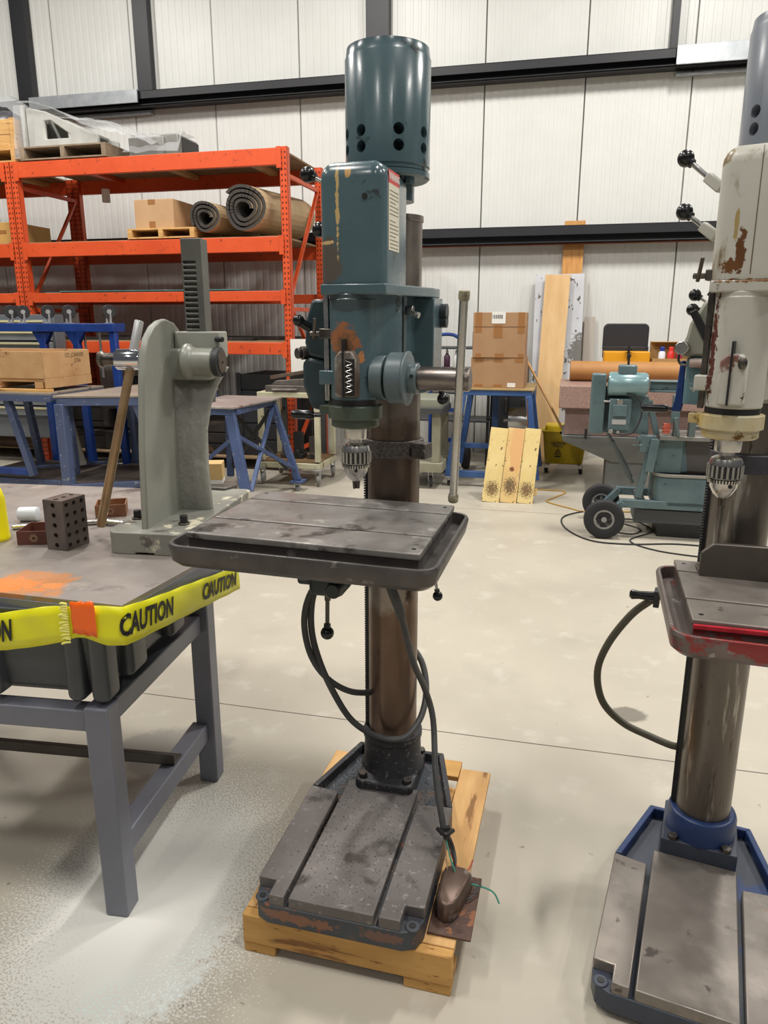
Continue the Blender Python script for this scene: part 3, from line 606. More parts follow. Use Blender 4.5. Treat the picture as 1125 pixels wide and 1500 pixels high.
tpo=TAPE.p('tape_band',b,TY,0,smooth=60); sm_=tpo.modifiers.new('thickness','SOLIDIFY'); sm_.thickness=.0004; sm_.offset=0
for uc,wd,st in ((cl_[3]-.2,.20,'CAUTION'),(cl_[7]+.085,.215,'CAUTION'),(cl_[7]+.43,.19,'CAUTION')):
    tm=textmb(st,.062,.0025,.62,.22)
    tm.v=[tuple(tpt(uc+v[0]*1.15,v[1]*13.5/1.0*.9+0.0,.0035)) for v in tm.v]; TAPE.p('lettering',tm,mat('tape_ink',(18,18,20),.5),0,smooth=0)
b=MB(); 
for i in range(9):
    for j in range(7):
        u=cl_[4]+.0+.058*i/8; v=.62-.92*j/6+.02*math.sin(i*2.1); b.v.append(tuple(tpt(u,v,.007+.0015*math.sin(i*1.7+j*2.3))))
for i in range(8):
    for j in range(6): b.f.append((i*7+j,i*7+j+1,(i+1)*7+j+1,(i+1)*7+j)); b.mi.append(0)
o=TAPE.p('orange_tape_patch',b,mat('orange_tape',(255,108,24),.25),0,label='glossy orange tape patch'); o.modifiers.new('t','SOLIDIFY').thickness=.0006
b=MB()
for k in range(16):
    v=.55-1.1*k/15; p=tpt(cl_[4]-.012,v,.004); q=p+Vector((-.012-.008*random.random(),-.004,random.uniform(-.006,.006))); b.tube([p,(p+q)/2+Vector((0,-.004,.003)),q],.0028,6,3)
TAPE.p('torn_edge',b,mat('tape_edge_pale',(236,232,120),.4),0)
# arbor press
AP=T('arbor_press','grey-green cast iron arbor press with tall rack ram, bolted on the bench','arbor press',BF,(-.055,.6,.9))
AG=mat('arbor_grey_paint',(146,147,137),.38,0,(136,137,127),4,spots=(((148,148,138),30,.68,.76),),rvar=.08)
AGB=mat('arbor_base_chipped',(140,140,130),.45,0,(122,122,114),6,spots=(((206,200,176),9,.62,.68),((90,84,78),14,.68,.76)))
AGR=mat('arbor_rough_casting',(152,152,144),.42,0,(138,138,130),20,bump=1.0,bs=55,spots=(((160,160,152),30,.66,.76),))
b=MB(); b.prism([(-.145,.372),(.05,.372),(.068,.395),(.068,.95),(.05,.97),(-.17,.97),(-.178,.94),(-.178,.41),(-.16,.38)],.9,.965,'z')
cm=MB(); cm.box(-.085,-.028,.36,.8,.895,.906)
AP.p('press_base',b,AGB,.006,cutter=cm)
b=MB(); b.prism([(.415,.96),(.437,1.2),(.462,1.36),(.482,1.458),(.511,1.504),(.555,1.536),(.6,1.552),(.641,1.557),(.697,1.545),(.743,1.516),(.77,1.488),(.77,1.38),(.67,1.365),(.655,1.25),(.66,.96)],-.083,-.062,'x'); AP.p('back_rib',b,AG,.005)
# front flange following the curve of the throat
b=MB(); rs=[]
for z,y,x0,x1 in ((.963,.655,-.19,.035),(1.1,.655,-.17,.028),(1.22,.66,-.16,.03),(1.3,.675,-.155,.042),(1.36,.7,-.155,.06),(1.4,.73,-.155,.078),(1.41,.74,-.15,.082)):
    rs.append([(x0,y,z),(x1-.01,y,z),(x1,y+.01,z),(x1,y+.03,z),(x0,y+.03,z)])
b.rings(rs); AP.p('throat_flange',b,AGR,.004,smooth=60)
b=MB(); b.rbox(-.1,.06,.65,.76,1.375,1.47,.02,.012,.012); b.rbox(-.06,.085,.675,.76,1.44,1.52,.012,.006)
b.lathe([(.054,0),(.056,.008),(.054,.02),(.043,.028),(.041,.095)],(-.02,.665,1.43),(1,0,0),36); AP.p('pinion_housing',b,AG,.006)
b=MB(); b.lathe([(.044,0),(.045,.018),(.042,.02)],(.075,.665,1.43),(1,0,0),36); AP.p('boss_cap',b,mat('dark_cap',(60,60,60),.5,.3))
b=MB(); b.lathe([(.034,0),(.034,.003)],(.095,.665,1.43),(1,0,0),30); b.lathe([(.003,0),(.003,.0035)],(.098,.665,1.43),(1,0,0),10); AP.p('end_disc',b,DSTEEL)
for z in (1.487,1.385):
    b=MB(); b.cyl((.075,.68,z+.01),(.1,.67,z+.01),.008); AP.p('set_bolt',b,BLKM,.001)
# ram with teeth
b=MB(); b.box(-.028,.036,.70,.752,1.3,1.79)
cm=MB()
for i in range(17):
    z=1.722-i*.0158; cm.rbox(-.0235,.0165,.69,.712,z-.0045,z+.0045,.004,.003,.003,2)
AP.p('rack_ram',b,mat('ram_steel',(112,112,106),.45,.5,(96,96,90),8),.0015,cutter=cm,label='tall steel rack ram')
# shaft and chrome hub on the left
CHR=mat('chrome',(214,216,220),.08,1)
b=MB(); b.lathe([(.027,0),(.031,.004),(.031,.075),(.0285,.08)],(-.21,.6,1.439),(1,0,0),36); b.cyl((-.14,.6,1.439),(-.08,.62,1.437),.022); AP.p('lever_hub',b,CHR)
b=MB(); b.cyl((-.25,.6,1.439),(-.205,.6,1.439),.019); b.lathe([(.012,0),(.025,.004),(.026,.014),(.018,.022)],(-.268,.6,1.439),(1,0,0),8); AP.p('shaft_end',b,DSTEEL,.001)
b=MB(); A=Vector((-.136,.615,1.552)); E_=Vector((-.27,.52,.935)); d=(E_-A); b.lathe([(.012,0),(.0135,.003),(.0135,.11),(.0135,d.length-.006),(.011,d.length)],A,d,22)
AP.p('lever_bar',b,mat('bronze_tinted_bar',(196,166,128),.3,.55,(160,130,98),9,patches=(((-.09,-.02,.62),(.2,.2,.1),(214,214,214),.2,10),)),label='long bronze-tinted lever bar')
for x,y in ((-.146,.521),(.02,.482)):
    b=MB(); b.cyl((x,y,.965),(x,y,.971),.017); b.m(1).cyl((x,y,.971),(x,y,.993),.0115); AP.p('socket_bolt',b,[DSTEEL,BLKM],.001)
# things on the bench
b=MB(); b.cyl((-.335,.66,.912),(-.235,.64,.912),.009); T('short_steel_pin','short steel pin lying by the foot of the lever bar','pin',BF,(-.28,.65,.903)).solo(b,STEEL,.001)
def hole_block(nm,lab,M_,sx,sy,sz,nx,nz,ny,mt,at):
    b=MB(); b.box(0,sx,0,sy,0,sz); b.xf(M_); c=MB()
    for i in range(nx):
        for k in range(nz): c.cyl((sx*(i+.5)/nx,-.01,sz*(k+.5)/nz),(sx*(i+.5)/nx,.012,sz*(k+.5)/nz),.0075,n=14)
    for j in range(ny):
        for k in range(nz): c.cyl((-.01,sy*(j+.5)/ny,sz*(k+.5)/nz),(.012,sy*(j+.5)/ny,sz*(k+.5)/nz),.0075,n=14)
    for i in range(nx):
        for j in range(ny): c.cyl((sx*(i+.5)/nx,sy*(j+.5)/ny,sz-.01),(sx*(i+.5)/nx,sy*(j+.5)/ny,sz+.01),.0075,n=14)
    c.xf(M_); t=T(nm,lab,'steel block',BF,at); o=t.solo(b,mt,.0012); cut(o,c,at); return o
HB=mat('block_steel',(122,112,106),.36,.5,(92,84,80),9,rvar=.1)
hole_block('setup_block','dark steel setup block drilled with rows of holes, standing on the bench',Matrix.Translation((-.296,.372,.9))@Matrix.Rotation(R(80),4,'Z'),.095,.07,.15,3,5,1,HB,(-.28,.41,.9))
hole_block('drilled_block','small flat drilled steel block behind the arbor press, lying down',Matrix.Translation((-.26,.86,.9))@Matrix.Rotation(R(20),4,'Z'),.1,.07,.035,4,1,3,HB,(-.22,.9,.9))
def tray_box(nm,lab,x,y,w,l,hh,rz,m1,at):
    b=MB(); o_=[(-w/2,-l/2),(w/2,-l/2),(w/2,l/2),(-w/2,l/2)]; k=.003; i_=[(-w/2+k,-l/2+k),(w/2-k,-l/2+k),(w/2-k,l/2-k),(-w/2+k,l/2-k)]
    b.box(-w/2,w/2,-l/2,l/2,0,.003); b.ring(o_,i_,.003,hh); M_=Matrix.Translation((x,y,.9))@Matrix.Rotation(R(rz),4,'Z'); b.xf(M_)
    t=T(nm,lab,'box',BF,(x,y,.9)); t.p('tray',b,m1,.0008)
    b=MB(); b.lathe([(.011,0),(.0125,0),(.0125,.0006),(.011,.0006)],(0,-l/2-.0008,hh*.5),(0,-1,0),6,cap=False); b.lathe([(.006,0),(.008,0),(.008,.0006),(.006,.0006)],(0,-l/2-.0008,hh*.5),(0,-1,0),18,cap=False); b.xf(M_); t.p('stamped_emblem',b,mat('emblem_tan',(170,140,110),.6)); return t
MAR=mat('maroon_card',(104,60,46),.55,0,(88,50,38),12)
tray_box('card_tray','open maroon card box with round emblem, between yellow canister and drilled block',-.44,.47,.1,.11,.043,12,MAR,None)
tray_box('card_tray','open tan and maroon card box behind the lever bar foot',-.385,.80,.1,.1,.043,24,mat('tan_card',(150,110,72),.6,0,(120,70,50),8),None)
b=MB(); b.lathe([(.006,0),(.0085,.003),(.0085,.29),(.006,.293)],(-.60,.56,.909),(1,.42,0),18); T('steel_rod','long bright steel rod lying behind the maroon card box','rod',BF,(-.5,.6,.9)).solo(b,STEEL)
can=T('yellow_canister','yellow canister cut off by the left edge, standing on the bench','canister',BF,(-.585,.47,.9))
b=MB(); b.lathe([(.036,0),(.038,.004),(.038,.012),(.037,.014),(.036,.13),(.028,.16),(.02,.168)],(-.575,.45,.9),n=36); can.p('canister_body',b,mat('canister_yellow',(240,226,20),.3),0)
b=MB(); b.lathe([(.02,0),(.02,.02),(.012,.035)],(-.575,.45,1.068),n=24); can.p('canister_cap',b,WHITE)
b=MB(); b.lathe([(.022,0),(.024,.004),(.024,.06),(.018,.064)],(-.64,.66,.925),(1,.2,0),24); T('white_round_bottle','white plastic bottle lying on its side behind the yellow canister','bottle',BF,(-.6,.67,.9)).solo(b,mat('bottle_white',(206,210,214),.35))
# stacked items to the right of the press base
bx=T('small_cardboard_box','small tan cardboard box stacked on a steel block behind the arbor press','box',BF,(.0,1.02,.955))
b=MB(); b.box(-.148,-.058,.98,1.06,.99,1.05,(0,0,14)); bx.p('carton_body',b,mat('tan_carton',(188,158,104),.7,0,(176,144,92),6),.001)
b=MB(); b.box(-.1482,-.0578,.9798,1.0602,.9755,.99,(0,0,14)); bx.p('white_band',b,mat('band_white',(206,204,196),.6))
SB=mat('steel_offcut',(112,110,104),.4,.5,(86,82,78),12)
b=MB(); b.prism([(-.11,.94),(-.02,.93),(.005,.99),(-.02,1.05),(-.11,1.05)],.945,.975,'z'); b.box(-.11,-.03,.95,1.04,.9655,.946); T('steel_offcut','thick steel offcut under the small tan box','steel block',BF,(-.05,1,.965)).solo(b,SB,.003)
b=MB(); b.box(-.135,-.075,.86,.92,.9655,.995); T('steel_offcut','little grey steel cube in front of the offcut on the press base','steel block',BF,(-.1,.89,.9655)).solo(b,SB,.003)
# ---------------- pallet racking
RK=T('pallet_rack','long orange steel pallet rack with chipboard shelves against the white wall','rack',WF,(-4.3,7.75,0))
QF,QR=7.2,8.3
SL=mat('slot_dark',(60,24,14),.8)
def post(p,q,h,sg):
    b=MB(); b.box(p-.04,p+.04,q,q+.006,0,h); b.box(p-.04,p-.034,q,q+.07,0,h); b.box(p+.034,p+.04,q,q+.07,0,h)
    return b
def slots(p,q,h):
    b=MB()
    for i in range(int(h/.05)):
        z=.05+i*.05
        for s_ in (-.018,.018): b.box(p+s_-.006,p+s_+.006,q-.0008,q+.0002,z,z+.02,(0,12 if s_<0 else -12,0))
    return b
for p in (-5.83,-5.745,-2.745):
    for q in (QF,QR-.07):
        po=RK.p('post',post(p,q,3.16,1),ORANGE,0)
        RK.p('post_slots',slots(p,q,3.1),SL,0,parent=po,kind='stuff',smooth=0)
    if p!=-5.83:
        F_,R_=QF+.07,QR-.07
        for (qa,za,qb,zb_) in ((F_,1.75,R_,2.95),(F_,1.72,R_,.9),(F_,.2,R_,.85)):
            b=MB(); b.bar((p,qa,za),(p,qb,zb_),.03,.035,(1,0,0)); RK.p('brace',b,ORANGE,.002)
        for z in (.2,1.65,2.9):
            b=MB(); b.box(p-.015,p+.015,QF+.07,QR-.07,z,z+.04); RK.p('cross_brace',b,ORANGE,.002)
LV=[(1.22,1.34),(1.745,1.845),(2.215,2.355),(3.0,3.15)]
for (pa,pb) in ((-5.705,-2.785),(-8.6,-5.87)):
    for z0,z1 in LV:
        for q in (QF-.012,QR-.03):
            b=MB(); b.box(pa,pb,q,q+.05,z0,z1); be=RK.p('beam',b,ORANGE,.004)
            if q<8:
                for pe in (pa,pb):
                    b=MB(); b.box(pe-.025,pe+.025,q-.004,q-.001,z0-.03,z1+.01); RK.p('beam_connector',b,ORANGE,.001,parent=be)
        if z0!=1.745:
            b=MB(); b.box(pa,pb,QF+.04,QR-.03,z1-.006,z1+.012); RK.p('shelf_board',b,SHELFM,.001)
            if z0>2.9:
                for k in range(3):
                    b=MB(); x=pa+.5+k*.95; b.box(x,x+.09,QF+.04,QR-.03,z1-.05,z1-.008); RK.p('shelf_support',b,WOOD if k else ORANGE,.002)
    b=MB(); b.box(pa,pb,QF+.04,QR-.03,.12,.135); RK.p('shelf_board',b,SHELFM,.001)
GLS=mat('glass_edge_teal',(92,132,128),.15,0,(76,112,110),5)
b=MB(); b.box(-5.6,-3.35,7.3,8.2,1.846,1.858); b.box(-5.4,-3.3,7.28,8.15,1.8585,1.87); T('glass_sheets','greenish glass sheets lying across the third rack level','glass sheet',WF,(-4.4,7.7,1.846)).solo(b,GLS,.001)
def small_pallet(nm,lab,p0,p1,q0,q1,z,h=.11,m=None,nb=7,cat='pallet'):
    m=m or WOOD; t=T(nm,lab,cat,WF,((p0+p1)/2,(q0+q1)/2,z))
    for k in range(3):
        x=p0+(p1-p0-.05)*k/2; b=MB(); b.box(x,x+.05,q0,q1,z+.016,z+h-.017); t.p('stringer',b,m,.002)
    w_=(q1-q0)/nb
    for k in range(nb):
        b=MB(); b.box(p0,p1,q0+k*w_+.004,q0+(k+1)*w_-.006,z+h-.016,z+h); t.p('deck_board',b,m,.001)
    for k in (0,.5,1):
        y=q0+(q1-q0-.09)*k; b=MB(); b.box(p0,p1,y,y+.09,z,z+.0155); t.p('bottom_board',b,m,.001)
    return t
def carton(nm,lab,p0,p1,q0,q1,z0,z1,m=CARD,rz=0,at=None,tapes=(),cat='box',fr=WF,parts=()):
    t=T(nm,lab,cat,fr,((p0+p1)/2,(q0+q1)/2,z0)); b=MB()
    M_=Matrix.Translation(((p0+p1)/2,(q0+q1)/2,0))@Matrix.Rotation(R(rz),4,'Z')@Matrix.Translation((-(p0+p1)/2,-(q0+q1)/2,0))
    b.box(p0,p1,q0,q1,z0,z1); b.xf(M_); t.p('carton_body',b,m,.004)
    b=MB(); b.box(p0-.0005,p1+.0005,(q0+q1)/2-.003,(q0+q1)/2+.003,z1-.002,z1+.0006); b.xf(M_); t.p('flap_seam',b,CARDT,0)
    for (a,c,d,e) in tapes:
        b=MB(); b.box(a,c,q0-.0012,q0,d,e); b.xf(M_); t.p('tape_strip',b,CARDT,0)
    for (nm2,a,c,d,e,mm) in parts:
        b=MB(); b.box(a,c,q0-.0026,q0-.0014,d,e); b.xf(M_); t.p(nm2,b,mm,0)
    return t
# top level of the rack
zt=3.165
small_pallet('wooden_pallet','grey weathered wooden pallet carrying the cast bracket, on top of the rack',-5.64,-4.64,7.2,7.9,zt,.13,mat('weathered_wood',(150,132,110),.8,0,(120,104,84),6),6)
small_pallet('wooden_pallet','pale wooden pallet at the left end of the rack top, under the crate',-6.5,-5.72,7.22,7.9,zt,.13)
cr=T('wooden_crate','pale open wooden crate with plastic-wrapped load at the left end of the rack top','crate',WF,(-5.95,7.55,zt+.13))
for i in range(2):
    b=MB(); b.box(-6.5,-5.74,7.28,7.3,zt+.131+i*.15,zt+.275+i*.15); cr.p('side_plank',b,WOOD,.002)
    b=MB(); b.box(-5.74,-5.72,7.28,7.85,zt+.131+i*.15,zt+.275+i*.15); cr.p('side_plank',b,WOOD,.002)
b=MB(); b.box(-5.78,-5.715,7.26,7.279,zt+.131,zt+.43); cr.p('corner_batten',b,WOOD,.002)
b=MB(); b.sph((-6.05,7.6,zt+.38),.28,16,(1,.8,.75)); cr.p('packed_load',b,mat('dark_load',(70,70,76),.4,.3,(120,120,124),12),0)
WRAP=mat('stretch_wrap',(208,210,212),.12,0,None,alpha=.34,bump=1,bs=22)
def wrapmesh(fn,nu,nv):
    b=MB()
    for i in range(nu+1):
        for j in range(nv+1): b.v.append(tuple(fn(i/nu,j/nv)))
    for i in range(nu):
        for j in range(nv): b.f.append((i*(nv+1)+j,i*(nv+1)+j+1,(i+1)*(nv+1)+j+1,(i+1)*(nv+1)+j)); b.mi.append(0)
    return b
def rnd(a): return random.uniform(-a,a)
b=wrapmesh(lambda u,v:(-6.4+.85*u+rnd(.008),7.35+.5*v,zt+.36+.36*math.sin(PI*min(1,u*1.05))*(.6+.4*math.sin(PI*v))+rnd(.012)),14,6)
cr.p('stretch_wrap',b,WRAP,0,smooth=80)
BX=lambda b:b.xf(Matrix.Translation((-5.64,0,zt+.132))@Matrix.Diagonal((.9,1,.82,1))@Matrix.Translation((5.46,0,-(zt+.132))))
AB=T('angle_bracket','big light grey cast angle bracket with triangular window on the rack-top pallet','bracket casting',WF,(-4.95,7.45,zt+.131))
AGM=mat('light_grey_casting',(190,190,184),.5,0,(172,172,166),6)
z0=zt+.132
b=MB(); b.prism([(-5.42,z0),(-4.5,z0),(-4.5,z0+.12),(-4.62,z0+.16),(-5.16,z0+.42),(-5.36,z0+.47),(-5.42,z0+.47)],7.3,7.34,'y')
cm=MB(); cm.prism([(-5.18,z0+.1),(-4.86,z0+.1),(-4.86,z0+.14),(-5.1,z0+.31),(-5.18,z0+.31)],7.2,7.4,'y')
BX(b); BX(cm); AB.p('side_web',b,AGM,.012,cutter=cm)
b=MB(); b.prism([(-5.42,z0),(-4.5,z0),(-4.5,z0+.12),(-4.62,z0+.16),(-5.16,z0+.42),(-5.36,z0+.47),(-5.42,z0+.47)],7.66,7.7,'y')
cm=MB(); cm.prism([(-5.18,z0+.1),(-4.86,z0+.1),(-4.86,z0+.14),(-5.1,z0+.31),(-5.18,z0+.31)],7.6,7.8,'y'); BX(b); BX(cm); AB.p('side_web',b,AGM,.012,cutter=cm)
b=MB(); b.box(-5.46,-5.42,7.27,7.73,z0,z0+.5); BX(b); AB.p('face_plate',b,AGM,.006)
b=MB(); b.box(-5.42,-4.5,7.341,7.659,z0,z0+.04); BX(b); AB.p('base_plate',b,AGM,.004)
b=MB(); b.bar((-5.36,7.5,z0+.455),(-4.62,7.5,z0+.15),.318,.03,(0,0,1)); BX(b); AB.p('sloped_plate',b,AGM,.004)
b=wrapmesh(lambda u,v:(-5.64+1.5*u**.9+rnd(.008),7.22+.5*v,(z0+.43-.40*u**1.1)+.03*math.sin(9*u+5*v)+rnd(.014)-.25*max(0,.25-v)*4*u*.4),22,8)
AB.p('stretch_wrap',b,WRAP,0,smooth=80)
b=wrapmesh(lambda u,v:(-5.66+.12*u-.05*(1-v)+rnd(.006),7.2+.02*u,zt+.02+(.5)*v+rnd(.006)),4,8); AB.p('stretch_wrap',b,WRAP,0,smooth=80)
MBK=T('machine_block','plastic-wrapped grey machine block on the rack top, right of the bracket','machine part',WF,(-4.1,7.6,zt))
b=MB(); b.box(-4.5,-4.1,7.4,7.8,zt,zt+.2); b.box(-4.15,-3.95,7.42,7.85,zt,zt+.22,(0,0,0)); MBK.p('block_body',b,mat('block_grey',(150,150,146),.5,.3,(120,120,116),6),.01)
b=MB(); b.box(-3.965,-3.94,7.5,7.85,zt+.06,zt+.2); MBK.p('dark_side_plate',b,BLKM,.003)
b=wrapmesh(lambda u,v:(-4.55+.62*u+rnd(.008),7.36+.42*v,zt+.03+.22*min(1,v*3+.1)+rnd(.012)),12,8); MBK.p('stretch_wrap',b,WRAP,0,smooth=80)
# second level
zs=2.369
small_pallet('wooden_pallet','small pale wooden pallet under the single brown carton on the rack',-4.47,-3.72,7.2,7.85,zs,.1)
carton('cardboard_carton','single brown cardboard carton on the small pallet, second rack shelf',-4.4,-3.96,7.25,7.75,zs+.101,zs+.38,mat('cardboard_light',(190,154,116),.8,0,(180,144,106),4),0,tapes=((-4.24,-4.16,zs+.33,zs+.379),(-4.24,-4.17,zs+.102,zs+.17)))
carton('cardboard_carton','yellowish taped carton at the left end of the second rack shelf',-6.5,-5.9,7.3,7.9,zs,zs+.22,mat('carton_yellowish',(190,150,84),.6),0,tapes=((-6.4,-6.0,zs+.1,zs+.14),))
def spiral_roll(nm,lab,pc,zc,r0,r1,q0,q1,turns,m,skew=0):
    t=T(nm,lab,'carpet roll',WF,(pc,(q0+q1)/2,zc-r1))
    b=MB(); n=int(turns*26); th=(r1-r0)/turns*.62
    prof=[]
    for i in range(n+1):
        a=i/26*2*PI; r=r0+(r1-r0)*i/n; wob=1+.03*math.sin(3*a+1)
        prof.append((r*wob*math.cos(a),r*wob*math.sin(a)*.96))
    out=[];inn=[]
    for i,(x,y) in enumerate(prof):
        l=math.hypot(x,y); out.append((x,y)); inn.append((x*(1-th/l),y*(1-th/l)))
    for i in range(n):
        vs=[]
        for q,sk in ((q0,0),(q1,skew)):
            for pt in (out[i],out[i+1],inn[i+1],inn[i]): vs.append((pc+pt[0]+sk,q+(.012*math.sin(i*.5) if q==q0 else 0),zc+pt[1]))
        b.add(vs,[(0,1,5,4),(2,3,7,6),(0,3,2,1),(4,5,6,7)])
        b.mi[-4:]=[0,1,2,2]
    t.p('rolled_layers',b,[m,mat('roll_backing',(52,48,46),.85),mat('roll_edge',(64,58,54),.9)],0,smooth=60)
    b=MB(); b.box(pc-r1*.8,pc-r1*.3,q0-.001,q0+.001,zc-r1*.1,zc-r1*.05) 
    return t
RM=mat('roll_tan',(184,160,124),.75,0,(160,136,102),5)
spiral_roll('carpet_roll','smaller tan carpet roll with dark backing, left of the big roll',-3.6,zs+.186,.07,.175,7.22,8.1,2.6,RM,.1)
spiral_roll('carpet_roll','larger tan carpet roll with dark spiral end, beside the rack post',-3.17,zs+.252,.085,.24,7.2,8.1,3.4,RM,.2)
# dark stock stored under and at the foot of the rack
DK1=mat('dark_stock',(54,48,44),.6,.2,(38,34,32),5,spots=(((96,74,58),9,.66,.8),))
DK2=mat('dark_crate_paint',(34,36,40),.6,0,(26,28,31),5)
for k,(p0,p1,q0,q1,z0_,z1_,m_,nm,lab) in enumerate((
 (-5.68,-5.0,7.35,8.15,.1355,.62,DK1,'stock_crate','dark rusty stock crate on the rack bottom shelf, leftmost'),
 (-4.9,-4.15,7.4,8.15,.1355,.95,DK2,'tool_crate','black tool crate on the rack bottom shelf behind the upturned cart'),
 (-4.05,-3.5,7.35,8.1,.1355,.5,DK1,'stock_crate','low dark stock crate on the rack bottom shelf, behind the arbor press'),
 (-3.42,-2.83,7.38,8.15,.1355,1.02,DK2,'tool_crate','black tool crate at the right end of the rack bottom shelf'))):
    t=T(nm,lab,'crate',WF,((p0+p1)/2,(q0+q1)/2,z0_))
    b=MB(); b.box(p0+.015,p1-.015,q0+.015,q1-.015,z0_,z1_-.02); t.p('crate_body',b,m_,.004)
    nb=3 if z1_<.7 else 5
    for i in range(nb):
        zz=z0_+(z1_-z0_)*i/nb; b=MB(); b.box(p0,p1,q0,q0+.014,zz+.004,zz+(z1_-z0_)/nb-.012); t.p('front_slat',b,m_,.002)
    for x in (p0,p1-.05):
        b=MB(); b.box(x,x+.05,q0-.014,q0,z0_,z1_); t.p('corner_post',b,m_,.002)
for k,(p0,y,lab) in enumerate(((-5.6,7.35,'front dark steel flat bar lying on the lower rack shelf behind the ram'),(-5.2,7.65,'rear dark steel flat bar lying deeper on the lower rack shelf'))):
    b=MB(); b.box(p0,p0+2.4,y,y+.14,1.3525,1.385+.01*k); T('steel_flat_bar',lab,'steel bar',WF,(p0+1.2,y,1.3525)).solo(b,DK1,.003)
# stock trolley in front of the rack, seen under the tables
t=T('stock_trolley','low dark steel stock trolley with long bars, seen through the legs of the left tables','trolley',WF,(-4.6,6.85,0))
for z in (.12,.42,.68):
    b=MB(); b.box(-5.28,-3.95,6.72,7.0,z,z+.03); t.p('deck',b,DK1,.003)
for x in (-5.28,-4.9,-3.98):
    b=MB(); b.box(x,x+.03,6.75,6.78,.02,.8); t.p('upright',b,BLUE,.003)
for i in range(4):
    b=MB(); b.box(-5.25+.05*i,-4.0-.08*i,6.74+.06*i,6.785+.06*i,.711,.745); t.p('bar',b,DK1 if i%2 else DSTEEL,.002)
# dark cabinet behind the cartons table
t=T('low_cabinet','low black cabinet against the wall behind the blue side table','cabinet',WF,(-.7,8.3,0))
b=MB(); b.box(-.765,-.4,8.05,8.42,.04,1.12); t.p('cabinet_body',b,DK2,.006)
for x in (-.76,-.58):
    b=MB(); b.box(x,x+.175,8.03,8.049,.08,1.08); d_=t.p('door',b,DK2,.004)
    b=MB(); b.box(x+.14,x+.16,8.015,8.029,.6,.75); t.p('door_handle',b,DSTEEL,.002,parent=d_)
b=MB(); b.box(-.765,-.4,8.05,8.42,0,.039); t.p('plinth',b,BLKM,.002)
# ---------------- tables in front of the rack
GB=mat('gray_blue_frame',(78,90,122),.5,0,(68,79,108),6,spots=(((140,140,146),26,.7,.78),))
TT=mat('steel_table_top',(158,146,132),.45,.15,(134,124,112),3,spots=(((90,84,78),8,.66,.78),((168,158,148),5,.66,.8)))
TD=mat('table_lower_plate',(96,88,80),.6,.2,(78,72,66),4)
t=T('steel_table','blue-grey steel table with flared legs and lower plate, middle left behind the bench','table',WF,(-4.1,6.1,0))
b=MB(); b.prism([(-4.26,5.5),(-3.55,5.72),(-3.2,6.5),(-4.2,6.75)],.915,.935,'z'); t.p('table_top',b,TT,.003)
b=MB(); b.bar((-4.24,5.53,.88),(-3.56,5.74,.88),.03,.07); b.bar((-3.56,5.74,.88),(-3.22,6.48,.88),.03,.07); b.bar((-4.24,5.53,.88),(-4.19,6.7,.88),.03,.07); t.p('top_frame',b,GB,.004)
b=MB(); b.bar((-4.225,5.55,.12),(-4.225,5.55,.86),.085,.085,(0,1,0)); t.p('leg',b,GB,.006)
for a,e in (((-3.62,5.76,.86),(-3.42,5.95,.02)),((-3.85,6.5,.86),(-3.6,6.75,.02)),((-4.2,6.6,.86),(-4.2,6.6,.12))):
    b=MB(); b.bar(a,e,.07,.07,(0,1,0)); t.p('leg',b,GB,.005)
b=MB(); b.prism([(-4.26,5.58),(-3.5,6.0),(-4.2,6.6),(-4.26,6.6)],.14,.155,'z'); t.p('lower_plate',b,TD,.002)
b=MB(); b.bar((-4.22,5.55,.12),(-3.46,5.98,.12),.04,.06); t.p('lower_rail',b,GB,.004)
def caster(t,p,q,zt_,r=.05,m=None,up=False,par=None):
    AX=(.8,-1,0) if up else (1,.2,0)
    sgn=-1 if up else 1
    b=MB(); b.box(p-.035,p+.035,q-.035,q+.035,zt_-.006,zt_) if not up else b.box(p-.035,p+.035,q-.035,q+.035,zt_,zt_+.006)
    zc=zt_-sgn*(r+.045); 
    for s_ in (-.02,.02): b.bar((p+s_,q,zt_-sgn*.006),(p+s_+.0,q+.02,zc),.03,.005,(1,0,0))
    t.p('caster_fork',b,GALV,.001)
    b=MB(); b.lathe([(r*.5,-.0155),(r*.93,-.0155),(r,-.009),(r,.009),(r*.93,.0155),(r*.5,.0155)],(p,q+.02,zc),AX,28); hr=.34 if up else .55; b.m(1).lathe([(r*hr,-.0165),(r*hr,.0165)],(p,q+.02,zc),AX,20); t.p('caster_wheel',b,[m or RUBBER,mat('caster_hub',(170,170,168),.4,.5)],0)
for p,q in ((-3.98,6.1),(-3.72,6.15)): caster(t,p,q,.135,.05,mat('caster_grey',(120,118,114),.6))
t=T('steel_table','blue-grey steel table at far left carrying the wooden crate','table',WF,(-4.9,5.8,0))
b=MB(); b.box(-5.7,-4.3,5.52,6.3,.935,.955); t.p('table_top',b,TT,.003)
b=MB(); b.box(-5.7,-4.3,5.52,5.56,.875,.934); b.box(-4.34,-4.3,5.56,6.3,.875,.934); t.p('top_frame',b,GB,.004)
for a,e in (((-4.8,5.6,.875),(-4.62,5.6,.2)),((-4.42,5.9,.875),(-4.33,5.8,.24)),((-5.5,5.6,.875),(-5.6,5.6,.1)),((-5.1,6.2,.875),(-5.0,6.2,.1))):
    b=MB(); b.bar(a,e,.06,.06,(0,1,0)); t.p('leg',b,GB,.005)
b=MB(); b.bar((-4.62,6.1,.9),(-4.5,6.15,.2),.06,.03,(0,1,0)); t.p('strut',b,mat('cream_grey',(160,158,148),.5),.004)
b=MB(); b.bar((-5.6,5.6,.25),(-4.66,5.6,.23),.04,.06); t.p('lower_rail',b,BLUE,.004)
b=MB(); b.box(-5.4,-4.28,5.7,6.5,.14,.155); t.p('lower_plate',b,TD,.002)
